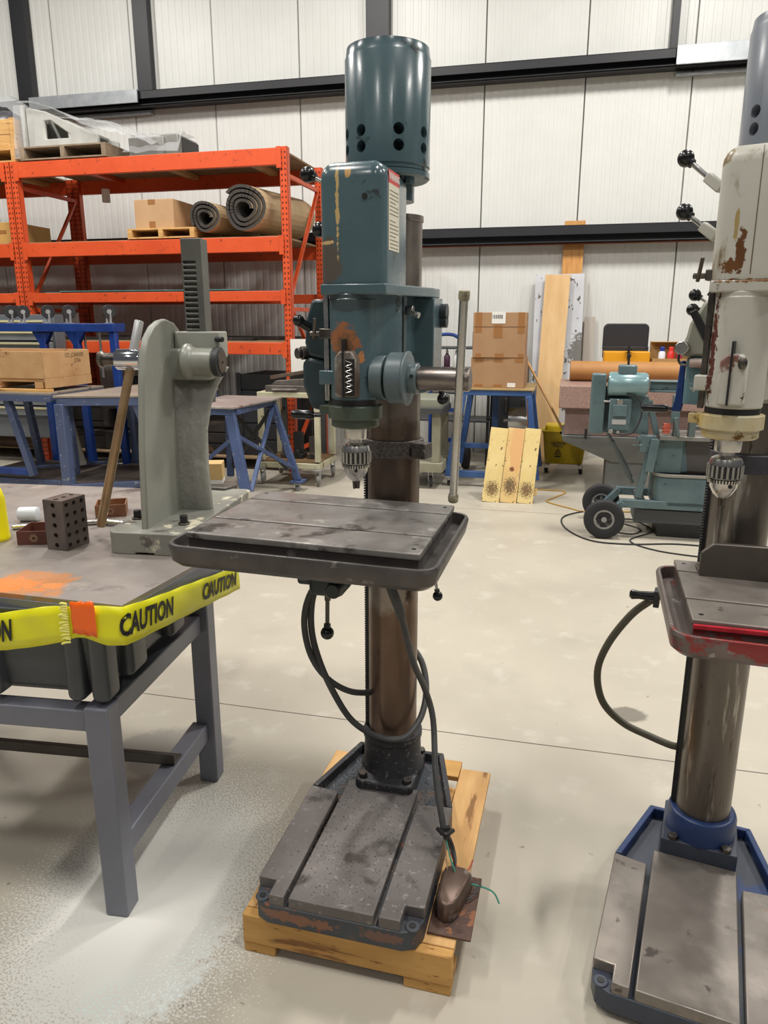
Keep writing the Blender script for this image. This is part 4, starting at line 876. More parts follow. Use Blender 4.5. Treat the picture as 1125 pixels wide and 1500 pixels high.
b=MB(); b.bar((-5.4,5.68,.12),(-4.28,5.68,.12),.04,.06); b.bar((-5.3,5.72,.19),(-4.3,6.45,.19),.02,.03); t.p('lower_rail',b,GB,.004)
b=MB(); b.bar((-4.42,5.95,.1),(-4.42,5.95,.245),.03,.03,(0,1,0)); t.p('strut',b,GB,.003)
# crate on it
cr=T('wooden_crate','plywood crate with handwritten marks standing on the far left table','crate',WF,(-4.8,5.9,.956))
z1=1.30
CW=mat('crate_ply',(196,160,116),.7,0,(176,136,92),4,(1,1,1),spots=(((120,80,44),10,.7,.76),))
b=MB(); b.box(-5.35,-4.37,5.56,5.575,1.07,z1); cr.p('front_panel',b,CW,.002)
b=MB(); b.box(-4.37,-4.355,5.56,6.2,1.07,z1-.005); cr.p('side_panel',b,CW,.002)
b=MB(); b.box(-4.37,-4.352,5.56,6.2,.985,1.068); cr.p('side_rail',b,CW,.002)
b=MB(); b.box(-5.35,-4.37,5.575,6.2,1.04,1.07); cr.p('floor_board',b,CW,.002)
b=MB(); b.box(-5.35,-4.37,6.185,6.2,1.07,z1); cr.p('back_panel',b,CW,.002)
for x in (-4.47,-4.9):
    b=MB(); b.box(x,x+.08,5.56,6.2,.985,1.04); cr.p('skid',b,CW,.002)
b=MB(); b.box(-5.4,-4.33,5.53,5.62,.956,.98); cr.p('bottom_board',b,WOOD,.002)
tm=textmb('CO. CARRIER',.05,.001,.9); tm.xf(Matrix.Translation((-4.3545,5.98,1.255))@Matrix.Rotation(R(90),4,'Z')@Matrix.Rotation(R(90),4,'X')); INK=mat('marker_ink',(96,78,50),.7); cr.p('handwriting',tm,INK,0,smooth=0)
tm=textmb('270A',.05,.001,.9); tm.xf(Matrix.Translation((-4.3545,6.02,1.205))@Matrix.Rotation(R(90),4,'Z')@Matrix.Rotation(R(90),4,'X')); cr.p('handwriting',tm,INK,0,smooth=0)
# blue cart upside down
t=T('upturned_cart','bright blue steel cart frame standing upside down with its casters in the air','cart',WF,(-4.9,6.7,0))
b=MB(); b.box(-6.0,-4.27,6.5,6.54,1.45,1.53); b.box(-4.31,-4.27,6.54,6.66,1.45,1.53); b.box(-6.0,-4.27,6.66,6.7,1.45,1.53); t.p('cart_frame',b,BLUE,.005)
for p,q,dx in ((-5.1,6.55,0),(-4.79,6.64,.06),(-4.31,6.55,.03)):
    b=MB(); b.bar((p,q,1.45),(p+dx,q,.05),.07,.06,(0,1,0)); b.prism([(p-.11,1.452),(p+.11,1.452),(p+.035,1.33),(p-.035,1.33)],q-.028,q+.028,'y') if p!=-4.31 else None; t.p('leg',b,BLUE,.005)
for p,q in ((-5.5,6.6),(-5.36,6.6),(-5.07,6.6),(-4.83,6.6),(-4.38,6.6)): caster(t,p,q,1.531,.066,mat('caster_black',(40,40,42),.5),up=True)
for p,l in ((-4.72,.4),(-4.55,.45),(-4.4,.55)):
    b=MB(); b.cyl((p,6.68,1.45),(p-.0,6.68,1.45-l),.012); t.p('thin_rod',b,mat('grey_tube',(140,140,140),.4,.6),0)
# drawer cabinet behind
t=T('drawer_cabinet','grey cabinet of wide shallow drawers behind the upturned blue cart','cabinet',WF,(-6.0,7.0,0))
b=MB(); b.box(-7.2,-5.3,7.0,7.16,.3,1.62); t.p('cabinet_body',b,mat('cab_grey',(104,108,112),.5),.004)
for i in range(9):
    b=MB(); b.box(-7.18,-5.32,6.955,6.978,.55+i*.115,.55+i*.115+.095); d=t.p('drawer',b,mat('drawer_grey',(130,134,138),.45,.2),.003)
    b=MB(); b.box(-7.1,-5.4,6.94,6.955,.55+i*.115+.07,.55+i*.115+.088); t.p('drawer_handle',b,mat('handle_cream',(206,196,150),.4),.002,parent=d)
# blue table on the right of the arbor press
t=T('blue_welding_table','blue X-braced steel table with worn top on casters, right of the arbor press','table',WF,(-2.9,6.0,0))
b=MB(); b.prism([(-3.13,5.58),(-2.62,5.56),(-2.55,6.2),(-2.56,6.5),(-3.13,6.5)],.855,.872,'z'); t.p('table_top',b,mat('worn_table_top',(160,148,142),.4,.15,(136,126,122),3,spots=(((176,168,160),4,.6,.76,(1,3,1)),((120,80,60),9,.7,.78))),.003)
b=MB(); b.box(-3.12,-2.64,5.6,5.64,.8,.854); b.box(-2.68,-2.62,5.64,6.5,.8,.854); t.p('top_frame',b,BLUEF,.004)
LG=[((-2.68,5.63,.8),(-2.5,5.5,.09)),((-2.62,6.42,.8),(-2.4,6.42,.1)),((-3.08,5.63,.8),(-3.13,5.5,.1)),((-3.06,6.4,.8),(-3.1,6.45,.1))]
for i,(a,e) in enumerate(LG):
    b=MB(); b.bar(a,e,.085 if i==0 else .06,.05,(0,1,0)); t.p('leg',b,BLUEF,.005)
for a,e in (((-2.64,5.66,.62),(-2.42,6.38,.22)),((-2.5,5.56,.16),(-2.62,6.4,.78)),((-3.08,5.7,.3),(-2.66,5.66,.62)),((-3.05,6.4,.75),(-2.5,6.42,.2)),((-3.05,6.4,.2),(-2.65,6.4,.75))):
    b=MB(); b.bar(a,e,.035,.03,(0,0,1)); t.p('brace',b,BLUEF if a[1]<6 or e[1]<6.39 else BLKM,.003)
b=MB(); b.prism([(-2.46,6.36),(-2.34,6.36),(-2.34,6.5),(-2.46,6.5)],.08,.1,'z'); t.p('foot_plate',b,BLUEF,.003)
caster(t,-2.4,6.40,.095,.0425,mat('caster_grey',(120,118,114),.6)); caster(t,-2.5,5.5,.09,.04,mat('caster_grey',(120,118,114),.6))
# cream cart with machine parts
t=T('cream_cart','cream painted steel shop cart with open lower deck on grey casters','cart',WF,(-2.5,6.9,0))
P0,P1,Q0,Q1=-2.86,-2.24,6.6,7.12
b=MB(); b.box(P0,P1,Q0,Q1,.85,.9); t.p('top_deck',b,CREAM,.006)
b=MB(); b.box(P0,P1,Q0,Q1,.17,.225); t.p('lower_deck',b,CREAM,.006)
b=MB(); b.box(P0+.02,P1-.02,Q0+.02,Q1-.02,.2255,.24); t.p('deck_liner',b,mat('oily_board',(130,100,66),.6,0,(100,78,54),5),.002)
for p,q in ((P0+.025,Q0+.025),(P1-.025,Q0+.025),(P1-.025,Q1-.025),(P0+.025,Q1-.025)):
    b=MB(); b.box(p-.025,p+.025,q-.025,q+.025,.241,.849); t.p('post',b,CREAM,.004); caster(t,p,q-.02,.169,.055,mat('caster_grey',(120,118,114),.6))
IR=mat('dirty_iron',(92,86,80),.5,.5,(66,62,58),8)
g='machine parts on the lower deck of the cream cart'
for k,(x0,x1,z1,lab) in enumerate(((-2.70,-2.64,.72,'dark upright iron bar on the cream cart lower deck, leftmost'),(-2.58,-2.47,.5,'black upright iron bracket on the cream cart lower deck, middle'),(-2.42,-2.33,.46,'rounded dark iron part by the front post of the cream cart'))):
    o=T('machine_part',lab,'machine part',WF,((x0+x1)/2,6.8,.241),g); b=MB(); b.box(x0,x1,6.75,6.9,.241,.29); b.box(x0+.01,x1-.01,6.78,6.84,.29,z1); b.cyl(((x0+x1)/2,6.75,z1*.6),((x0+x1)/2,6.9,z1*.6),.03); o.solo(b,IR if k!=1 else BLKM,.004)
o=T('drilled_rail','long grey drilled machine rail lying on the cream cart top','machine part',WF,(-2.5,6.7,.901)); b=MB(); b.box(-2.78,-2.3,6.62,6.7,.901,.96); b.prism([(-2.75,.96),(-2.3,.96),(-2.3,1.03),(-2.7,1.0)],6.7,6.78,'y'); b.cyl((-2.7,6.6,.92),(-2.45,6.6,.925),.014); o.solo(b,mat('rail_iron',(122,116,110),.45,.5,(90,84,80),8),.004)
o=T('long_bar','rusty flat bar resting across the cream cart parts','bar',WF,(-2.5,6.85,1.03)); b=MB(); b.bar((-2.8,6.83,1.02),(-2.32,6.83,1.10),.05,.035); o.solo(b,mat('rusty_bar',(112,96,84),.5,.4,(88,70,60),8),.003)
b=MB(); b.box(-2.67,-2.28,7.05,7.06,1.06,1.38,(0,0,3)); T('whiteboard','plain white panel board standing on the cream cart','panel',WF,(-2.5,7.05,.9)).solo(b,WHITE,.002)
b=MB(); b.box(-2.7,-2.2,7.07,7.1,.901,1.06); T('dark_stand','dark stand block behind the white panel on the cream cart','stand',WF,(-2.5,7.08,.901)).solo(b,BLKM,.003)
o=T('fire_extinguisher','small red cylinder with hose behind the press, left of its head','extinguisher',WF,(-2.4,7.9,1.3)); b=MB(); b.lathe([(.02,1.38),(.05,1.4),(.055,1.55),(.05,1.75),(.02,1.79)],(-2.45,7.9,0),n=24); o.p('cylinder',b,mat('extinguisher_red',(176,30,28),.3)); b=MB(); b.tube([(-2.45,7.9,1.79),(-2.49,7.88,1.83),(-2.52,7.88,1.7)],.012); b.box(-2.48,-2.4,7.88,7.92,1.79,1.83); o.p('valve',b,BLKM)
b=MB(); b.box(-2.7,-2.15,7.7,8.1,1.27,1.3); b.box(-2.7,-2.66,7.72,8.08,0,1.27); b.box(-2.19,-2.15,7.72,8.08,0,1.27); T('dark_bench','dark narrow bench at the wall holding the red cylinder','bench',WF,(-2.42,7.9,0)).solo(b,BLKM,.003)
# ---------------- between column and cartons
t=T('utility_cart','grey-beige plastic utility cart behind the teal press column','cart',WF,(-1.3,6.9,0))
UC=mat('cart_beige',(140,136,116),.55,0,(120,116,98),5); 
b=MB(); b.rbox(-1.6,-1.1,6.76,7.3,.76,.86,.05,.02); t.p('top_tray',b,mat('tray_greenish',(126,128,112),.5),0)
b=MB(); b.rbox(-1.55,-1.08,6.72,7.25,.72,.78,.04,.01); t.p('tray_rim',b,mat('tray_dark',(60,60,58),.5),0)
b=MB(); b.rbox(-1.6,-1.08,6.74,7.3,.17,.26,.03,.01); t.p('lower_tray',b,UC,0)
for p,q in ((-1.15,6.79),(-1.55,6.79),(-1.15,7.22)):
    b=MB(); b.box(p-.04,p+.04,q-.03,q+.03,.26,.72); t.p('post',b,UC,.004)
caster(t,-1.2,6.8,.168,.055); caster(t,-1.5,6.8,.168,.055)
def hand_truck():
    t=T('hand_truck','blue two-wheel hand truck standing behind the long feed bar','hand truck',WF,(-1.05,7.35,0))
    b=MB(); b.tube([(-1.2,7.36,.12),(-1.2,7.36,.7),(-1.2,7.38,1.3),(-1.15,7.39,1.395),(-1.05,7.4,1.42),(-.95,7.39,1.395),(-.9,7.38,1.3),(-.9,7.36,.7),(-.9,7.36,.12)],.018,10,8); t.p('frame_tube',b,BLUE,0)
    for z in (.3,.62,.95):
        b=MB(); b.box(-1.2,-.9,7.35,7.37,z,z+.04); t.p('crossbar',b,BLUE,.003)
    b=MB(); b.box(-1.22,-.88,7.14,7.34,.02,.03); t.p('toe_plate',b,BLUE,.002)
    for p in (-1.25,-.84):
        b=MB(); b.lathe([(.06,-.03),(.115,-.035),(.125,-.015),(.125,.015),(.115,.035),(.06,.03)],(p,7.45,.125),(1,0,0),32); b.m(1).lathe([(.06,-.02),(.06,.02)],(p,7.45,.125),(1,0,0),20); t.p('wheel',b,[RUBBER,CREAM],0)
hand_truck()
_ht=[o for o in bpy.data.objects if o.name=='hand_truck'][0]; _d=wpt(-.075,.47); _ht.location=(_ht.location.x+_d[0],_ht.location.y+_d[1],0); _ht.scale=(1.06,1,1)
t=T('wall_shelf_unit','dark shelf unit with bottles beyond the teal press column','shelf',WF,(-1.25,8.3,0))
for z in (.5,.8,1.05,1.28):
    b=MB(); b.box(-1.7,-.8,8.05,8.5,z-.02,z); t.p('shelf_board',b,mat('shelf_dark',(58,60,64),.5),.003)
for p in (-1.7,-.82):
    for q in (8.06,8.46):
        b=MB(); b.box(p,p+.03,q,q+.03,0,1.3); t.p('upright',b,BLKM,.002)
def bottle(lab,p,q,z,r,h,m,m2,grp):
    t=T('squeeze_bottle',lab,'bottle',WF,(p,q,z),grp); b=MB(); b.lathe([(r*.9,0),(r,.01),(r,h*.6),(r*.45,h*.75),(r*.4,h*.8)],(p,q,z),n=20); t.p('bottle_body',b,m,0)
    b=MB(); b.lathe([(r*.42,0),(r*.4,h*.1),(r*.15,h*.2)],(p,q,z+h*.8),n=14); t.p('nozzle',b,m2,0)
BWH=mat('bottle_plastic_white',(210,212,208),.4)
for p,lab in ((-1.44,'white squeeze bottle nearest the press column on the dark shelf'),(-1.35,'second white squeeze bottle from the press column on the dark shelf'),(-1.17,'white squeeze bottle right of the blue hand truck tube')):
    bottle(lab,p,8.1,1.051,.035,.2,BWH,WHITE,'bottles on the dark shelf')
bottle('dark bottle with white label between the squeeze bottles',-1.27,8.1,1.051,.035,.21,mat('bottle_dark',(60,30,50),.4),WHITE,'bottles on the dark shelf')
bottle('amber pump bottle on the upper dark shelf',-1.385,8.15,1.281,.04,.2,mat('amber',(130,116,70),.4),BWH,'bottles on the dark shelf')
b=MB(); b.box(-1.0,-.85,8.1,8.35,1.281,1.45); T('black_case','black box case on the dark shelf behind the cartons','case',WF,(-.92,8.2,1.281)).solo(b,BLKM,.01)
# blue table with the cartons
t=T('blue_side_table','blue steel side table with plywood top, carrying two cartons','table',WF,(-.65,7.3,0))
b=MB(); b.box(-.98,-.28,7.0,7.75,.925,.943); t.p('plywood_top',b,mat('plywood_edge',(176,150,104),.7,0,(150,124,84),6),.002)
BL2=mat('table_blue',(58,92,146),.45,0,(48,80,130),6)
b=MB(); b.box(-.96,-.3,7.01,7.05,.875,.924); b.box(-.34,-.3,7.05,7.7,.875,.924); b.box(-.96,-.92,7.05,7.7,.875,.924); t.p('top_frame',b,BL2,.004)
for a,e in (((-.94,7.03,.875),(-1.07,7.0,.09)),((-.33,7.03,.875),(-.22,7.0,.09)),((-.33,7.68,.875),(-.22,7.72,.09)),((-.94,7.68,.875),(-1.05,7.72,.09)),((-.68,7.6,.875),(-.68,7.6,.09))):
    b=MB(); b.bar(a,e,.06,.05,(0,1,0)); t.p('leg',b,BL2,.005)
b=MB(); b.bar((-1.05,7.0,.12),(-.24,7.0,.12),.05,.06); b.bar((-1.0,7.3,.35),(-.3,7.3,.35),.04,.05); t.p('lower_rail',b,BL2,.004)
caster(t,-1.05,6.985,.092,.04)
carton('cardboard_carton','lower brown carton with small white sticker on the blue side table',-.875,-.375,7.06,7.5,.9435,1.222,rz=-1,tapes=((-.84,-.76,.944,.975),(-.66,-.58,.944,.975),(-.84,-.76,1.18,1.221),(-.66,-.58,1.18,1.221),(-.47,-.39,1.18,1.221)),parts=(('sticker',-.53,-.455,.952,.992,WHITE),))
c2=carton('cardboard_carton','upper brown carton with white barcode label, on top of the other',-.87,-.385,7.05,7.48,1.2225,1.63,rz=1,tapes=((-.85,-.79,1.45,1.629),(-.68,-.6,1.4,1.52),(-.46,-.4,1.44,1.629),(-.84,-.79,1.223,1.26),(-.66,-.58,1.223,1.26),(-.45,-.4,1.223,1.26)),parts=(('shipping_label',-.7,-.575,1.53,1.635,WHITE),('flap_line',-.865,-.39,1.5,1.503,mat('flap_shadow_line',(96,68,44),.8))))
b=MB()
for i in range(16):
    if i%3!=1: b.box(-.69+i*.0058,-.6865+i*.0058,7.0455,7.0466,1.575,1.608)
c2.p('barcode',b,BLKM,0,rz=0,kind='stuff')
# steel drum under the table
t=T('steel_drum','short galvanised drum lying on the lower frame of the blue side table','drum',WF,(-.45,7.4,.36)); b=MB(); b.lathe([(.125,0),(.13,.01),(.13,.2),(.12,.21)],(-.53,7.4,.60),(1,0,0),36); b.lathe([(.02,0),(.02,.28)],(-.58,7.4,.60),(1,0,0),12); t.p('drum_shell',b,mat('galv_shiny',(190,190,188),.25,.8,(150,150,148),7),0)
b=MB(); b.box(-.56,-.3,7.3,7.5,.376,.48); t.p('cradle',b,BLKM,.003)
b=MB(); b.tube([(-.335,6.93,.86),(-.315,6.93,.5),(-.305,6.93,.1),(-.3,6.9,.012)],.006,8); T('brass_rod','thin brass-coloured rod leaning on the front of the blue side table','rod',WF,(-.32,6.93,0)).solo(b,mat('brass_rod',(160,120,84),.3,.8))
# yellow three plank panel
t=T('plank_panel','panel of three yellow pine planks leaning in front of the blue side table','plank panel',WF,(-.43,6.5,0))
PY=[mat('pine_yellow',(222,200,140),.6,0,(208,182,116),4,(2,1,1),spots=(((96,76,50),26,.69,.74,(1.4,1,1)),((180,110,60),5,.7,.78)),patches=(((0,0,.12),(.05,.1,.06),(120,94,60),2.6,90),)),mat('pine_orange',(220,190,128),.6,0,(204,166,106),4,(2,1,1),spots=(((96,76,50),26,.67,.73,(1.4,1,1)),),patches=(((.02,0,.5),(.06,.2,.22),(212,164,108),.9,14),((0,0,.3),(.02,.1,.02),(120,66,36),.6,40),((0,0,.15),(.05,.1,.07),(110,88,56),2.6,90)))]
for k,(p0,p1) in enumerate(((-.667,-.514),(-.509,-.364),(-.358,-.222))):
    M_=Matrix.Translation(((p0+p1)/2,6.38+.008*k,0))@Matrix.Rotation(R(-16),4,'X')@Matrix.Rotation(R(1),4,'Y'); b=MB(); b.box(-(p1-p0)/2,(p1-p0)/2,0,.018,.002,.665)
    o=mk('plank',b,PY[0] if k!=1 else PY[1],.002); o.parent=t.root(); o.matrix_local=Matrix.Translation((-t.at[0],-t.at[1],0))@M_@Matrix.Rotation(R([3.0,2.6,2.2][k]),4,'Y')
M_=Matrix.Translation((-.43,6.4,0))@Matrix.Rotation(R(-16),4,'X'); 
for z in (.08,.56):
    b=MB(); b.box(-.2,.24,.021,.045,z,z+.06); o=mk('cross_batten',b,PY[1],.002); o.parent=t.root(); o.matrix_local=Matrix.Translation((-t.at[0],-t.at[1],0))@M_
# boards leaning at the wall
def lean(nm,lab,p0,p1,h,qt,qb,pb,th,m,cat='board',seg=1):
    # bottom at (pb,qb), top leaning to qt
    t=T(nm,lab,cat,WF,(pb,qb,0)); b=MB(); w_=p1-p0; top=Vector(((p0+p1)/2,qt,h)); bot=Vector((pb,qb,.002)); b.bar(bot,top,w_,th,(0,-1,.1)); t.solo(b,m,.002); return t
lean('white_board','tall scuffed white board leaning on the wall behind the other boards',-.402,.13,2.06,8.86,8.52,-.1,.012,mat('scuffed_white',(204,206,210),.5,0,(188,190,196),3,spots=(((90,84,76),18,.68,.72,(1,1,.6)),),patches=(((.23,.2,1.2),(.12,.4,.2),(110,108,104),1.2,30),)))
lean('plywood_strip','tallest orange-grained plywood strip rising above the white board',-.115,.105,2.62,8.9,8.72,-.02,.014,mat('ply_orange',(214,160,92),.6,0,(190,130,66),6,(8,1,.7)))
lean('pine_board','wide pale pine board leaning in front of the white board',-.29,-.02,2.05,8.78,8.42,-.2,.018,mat('pine_pale',(222,186,136),.6,0,(206,166,112),3,(3,1,.6)))
lean('grey_board','short greyish board leaning at the right of the tall boards',.16,.28,1.6,8.9,8.8,.24,.012,mat('grey_beige',(186,178,168),.7))
b=MB(); b.cyl((-.40,7.75,1.17),(.02,7.5,.47),.012); t=T('broom_stick','thin wooden stick slanting from the cartons down to the mop bucket','stick',WF,(-.2,7.6,.4)); t.p('handle',b,mat('stick_wood',(206,160,104),.6)); b=MB(); b.cyl((-.02,7.55,.47),(.12,7.45,.5),.014); t.p('grip',b,BLACK)
# mop bucket
t=T('mop_bucket','yellow wheeled mop bucket with black CAUTION print beside the plank panel','mop bucket',WF,(0,8.0,0))
YB=mat('bucket_yellow',(196,168,24),.4,0,(176,148,20),6)
b=MB(); b.rings([[(x,y,z) for x,y in rrect(-.2+d,.25-d,7.85+d,8.2-d,.05,4)] for z,d in ((.09,.04),(.1,.03),(.40,0),(.44,-.015),(.445,-.005))]); t.p('bucket_body',b,YB,.004)
b=MB(); b.rbox(-.18,.1,7.87,8.1,.445,.5,.04,.02); t.p('wringer',b,mat('bucket_yellow_bright',(220,190,28),.35),0)
for p in (-.15,.2):
    caster(t,p,7.85,.095,.035)
tm=textmb('CAUTION',.038,.0015,.85); tm.xf(Matrix.Translation((-.04,7.841,.315))@Matrix.Rotation(R(94),4,'X')); t.p('lettering',tm,BLKM,0,smooth=0)
tm=textmb('CUIDADO',.026,.001,.85); tm.xf(Matrix.Translation((-.04,7.844,.285))@Matrix.Rotation(R(94),4,'X')); t.p('lettering',tm,BLKM,0,smooth=0)
b=MB(); o_=[(-.075,.2),(-.005,.2),(-.04,.262)]; i_=[(-.062,.207),(-.018,.207),(-.04,.247)]
b.add([(x,7.848,z) for x,z in o_]+[(x,7.848,z) for x,z in i_],[(0,1,4,3),(1,2,5,4),(2,0,3,5)]); b.box(-.043,-.037,7.847,7.848,.212,.232); b.box(-.07,-.01,7.85,7.852,.17,.185); t.p('warning_triangle',b,BLKM,0,smooth=0)
# granite plate on its stand
GR=mat('pink_granite',(158,128,116),.45,0,(136,108,98),90,spots=(((190,166,152),160,.6,.7),((96,78,74),140,.66,.74)))
GR2=mat('granite_lower',(140,116,108),.45,0,(122,98,92),90)
t=T('granite_surface_plate','pink granite surface plate block with a wider slab on top','surface plate',WF,(.65,7.1,.51))
b=MB(); b.box(-.05,1.5,6.78,7.6,.80,1.0); t.p('top_slab',b,GR,.008)
b=MB(); b.box(.01,1.45,6.85,7.55,.555,.799); t.p('lower_block',b,GR2,.005)
t=T('surface_plate_stand','grey tapered steel stand under the granite plate','stand',WF,(.7,7.1,0)); SG=mat('stand_grey',(112,114,112),.5,0,(98,100,98),5)
b=MB(); b.rings([[(x,y,z) for x,y in pts] for z,pts in ((.30,[(.45,6.95),(1.2,6.95),(1.2,7.45),(.45,7.45)]),(.50,[(.0,6.84),(1.48,6.84),(1.48,7.56),(.0,7.56)]),(.552,[(-.01,6.83),(1.49,6.83),(1.49,7.57),(-.01,7.57)]))]); t.p('hopper_frame',b,SG,.006)
b=MB(); b.box(.4,.75,6.97,7.3,0,.32); t.p('pedestal',b,SG,.006)
b=MB(); b.cyl((.04,6.8,.565),(.25,6.8,.565),.008); b.cyl((.2,6.8,.53),(.2,6.8,.62),.012); t.p('levelling_screw',b,BLKM,.001)
# cardboard tube, tool box, cans
b=MB(); b.lathe([(.083,0),(.093,.004),(.093,1.35)],(.03,7.35,1.0945),(1,0,0),36); T('cardboard_tube','thick brown cardboard tube lying on the granite plate','tube',WF,(.6,7.35,1.0)).solo(b,mat('tube_card',(178,128,72),.6,0,(164,114,62),5))
t=T('tool_case','black and yellow tool case with raised black lid behind the bandsaw','tool case',WF,(.55,7.65,1.0))
b=MB(); b.prism([(x,z) for x,z in rrect(.33,.76,1.24,1.53,.05,5)],7.8,7.84,'y'); t.p('raised_lid',b,mat('case_black',(40,41,46),.45),.008)
b=MB(); b.rbox(.34,.76,7.5,7.78,1.001,1.268,.02,.0); t.p('case_body',b,mat('case_yellow',(226,160,30),.4),.004)
b=MB(); b.box(.335,.765,7.781,7.84,1.2,1.31); t.p('case_rim',b,mat('case_black',(40,41,46),.45),.004)
b=MB(); b.cyl((.56,7.48,1.2),(.56,7.48,1.33),.012); b.box(.53,.59,7.465,7.499,1.28,1.30); t.p('clasp',b,BLKM,.001)
t=T('open_carton','open cardboard carton holding spray cans, right of the tool case','box',WF,(.98,7.65,1.0))
b=MB(); o_=[(.78,7.5),(1.2,7.5),(1.2,7.8),(.78,7.8)]; i_=[(.786,7.506),(1.194,7.506),(1.194,7.794),(.786,7.794)]; b.ring(o_,i_,1.001,1.21); b.box(.786,1.194,7.506,7.794,1.001,1.006); b.box(.78,1.2,7.8,7.806,1.2,1.36); b.box(.78,1.2,7.7,7.8,1.355,1.36); t.p('carton_shell',b,mat('carton_open',(176,140,88),.8),0)
for x,cl,lab,cp in ((.875,(226,226,230),'white and blue spray can in the open carton',(40,60,150)),(.955,(206,44,36),'red spray can in the open carton',(220,60,50)),(1.03,(150,40,60),'dark red spray can in the open carton',(40,40,44))):
    c=T('spray_can',lab,'spray can',WF,(x,7.62,1.007),'spray cans in the open carton'); b=MB(); b.lathe([(.03,0),(.032,.003),(.032,.25),(.02,.27)],(x,7.62,1.007),n=24); c.p('can_body',b,mat('can_'+str(cl[0])+str(cl[1]),cl,.3)); b=MB(); b.lathe([(.022,0),(.022,.04),(.018,.045)],(x,7.62,1.27),n=18); c.p('cap',b,mat('cap_'+str(cp[0]),cp,.4))
# ---------------- horizontal bandsaw
t=T('horizontal_bandsaw','teal-grey metal-cutting bandsaw on a two-wheeled trolley base','bandsaw',WF,(.6,5.7,0))
TS=TEAL2
b=MB(); b.box(.18,.28,5.5,5.62,.765,1.19); t.p('belt_cover',b,TS,.01)
b=MB(); b.prism([(.285,.76),(.6,.76),(.585,1.03),(.285,1.1)],5.6,5.66,'y'); t.p('motor_plate',b,TS,.006)
b=MB(); b.lathe([(.05,0),(.078,.006),(.084,.02),(.084,.2),(.082,.205),(.082,.25),(.07,.27),(.03,.275)],(.29,5.54,1.12),(1,0,0),40); t.p('motor',b,mat('motor_teal_gloss',(132,160,164),.22,.2,(112,142,146),5),0)
b=MB(); b.rbox(.355,.48,5.49,5.59,1.19,1.255,.02,.015); t.p('capacitor_cover',b,TS,0)
b=MB(); b.cyl((.42,5.54,1.25),(.42,5.54,1.32),.008); b.cyl((.42,5.54,1.305),(.42,5.54,1.325),.014); t.p('lifting_knob',b,BLKM)
b=MB(); b.rbox(.31,.46,5.48,5.58,.80,1.02,.01,.01); b.rbox(.335,.43,5.46,5.48,.9,.98,.006,.004); t.p('gear_housing',b,TS,.003)
b=MB(); b.box(.335,.43,5.474,5.479,.84,.875); t.p('name_plate',b,mat('plate_alu',(190,190,190),.4,.4),0)
b=MB(); b.cyl((.27,5.5,1.0),(.44,5.5,1.0),.008); b.box(.36,.4,5.47,5.5,.975,1.015); t.p('tension_rod',b,STEEL,.002)
b=MB(); b.tube([(.42,5.48,1.06),(.5,5.47,1.03),(.53,5.47,.92),(.49,5.46,.80),(.42,5.46,.77),(.34,5.47,.78)],.006,8); t.p('motor_cable',b,RUBBER)
b=MB(); b.cyl((.33,5.475,.79),(.33,5.46,.79),.016); b.cyl((.38,5.475,.785),(.38,5.46,.785),.012); t.p('cable_gland',b,STEEL,.001)
b=MB(); b.box(.585,1.05,5.62,5.72,1.075,1.13); b.box(.585,1.05,5.6,5.74,1.06,1.075); b.box(.585,1.05,5.6,5.74,1.13,1.14); t.p('saw_arm',b,TS,.004)
b=MB(); b.box(.735,.79,5.52,5.56,.86,1.02); b.box(.735,.765,5.5,5.56,1.0,1.05); t.p('blade_guide',b,TS,.004)
b=MB(); b.bar((.59,5.62,1.0),(.66,5.62,.76),.04,.04,(0,1,0)); t.p('swing_strut',b,TS,.005)
# bed, vise, pan and body
b=MB(); b.box(.67,1.2,5.5,5.85,.735,.765); t.p('saw_bed',b,mat('bed_steel',(150,150,146),.35,.6,(120,120,116),8),.003)
b=MB(); b.lathe([(.14,.49),(.15,.5),(.13,.73),(.13,.735)],(.8,5.72,0),n=28); b.box(.66,.84,5.56,5.7,.49,.735); t.p('bed_pedestal',b,TS,.004)
b=MB(); b.rbox(.66,1.3,5.5,5.95,.26,.47,.1,.01); t.p('coolant_tank',b,TS,0)
b=MB(); b.ring(rrect(.65,1.31,5.49,5.96,.1),rrect(.68,1.28,5.52,5.93,.08),.471,.49); t.p('tank_rim',b,mat('rim_worn',(150,148,140),.4,.5),.001)
b=MB(); b.box(.86,1.2,5.6,5.85,.5,.73); t.p('inner_cabinet',b,mat('dark_cabinet',(78,74,72),.5),.004)
b=MB(); b.prism([(5.5,.766),(5.62,.766),(5.5,.9)],.76,.79,'x'); b.box(.765,.785,5.48,5.62,.766,.9,(0,-14,0)); t.p('vise_jaw',b,mat('jaw_grey',(96,108,108),.45,.3),.003)
b=MB(); b.box(.86,.90,5.5,5.6,.766,.88); b.cyl((.9,5.55,.83),(1.15,5.55,.83),.012); t.p('vise_jaw',b,mat('jaw_grey',(96,108,108),.45,.3),.003)
b=MB(); b.box(.69,.735,5.52,5.56,.78,.85); b.box(.68,.745,5.515,5.52,.8,.806); b.box(.68,.745,5.515,5.52,.825,.831); t.p('red_gauge',b,mat('gauge_red',(190,90,70),.5),.002)
b=MB(); b.box(.54,.65,5.52,5.6,.64,.76); b.box(.6,.66,5.5,5.56,.5,.74,(0,6,0)); b.cyl((.53,5.52,.74),(.53,5.5,.74),.018); b.cyl((.49,5.52,.69),(.56,5.52,.69),.005); t.p('pivot_bracket',b,TS,.004)
b=MB(); b.bar((.56,5.55,.3),(.62,5.55,.66),.05,.04,(0,1,0)); b.bar((.58,5.7,.3),(.64,5.7,.6),.04,.04,(0,1,0)); t.p('frame_upright',b,TS,.004)
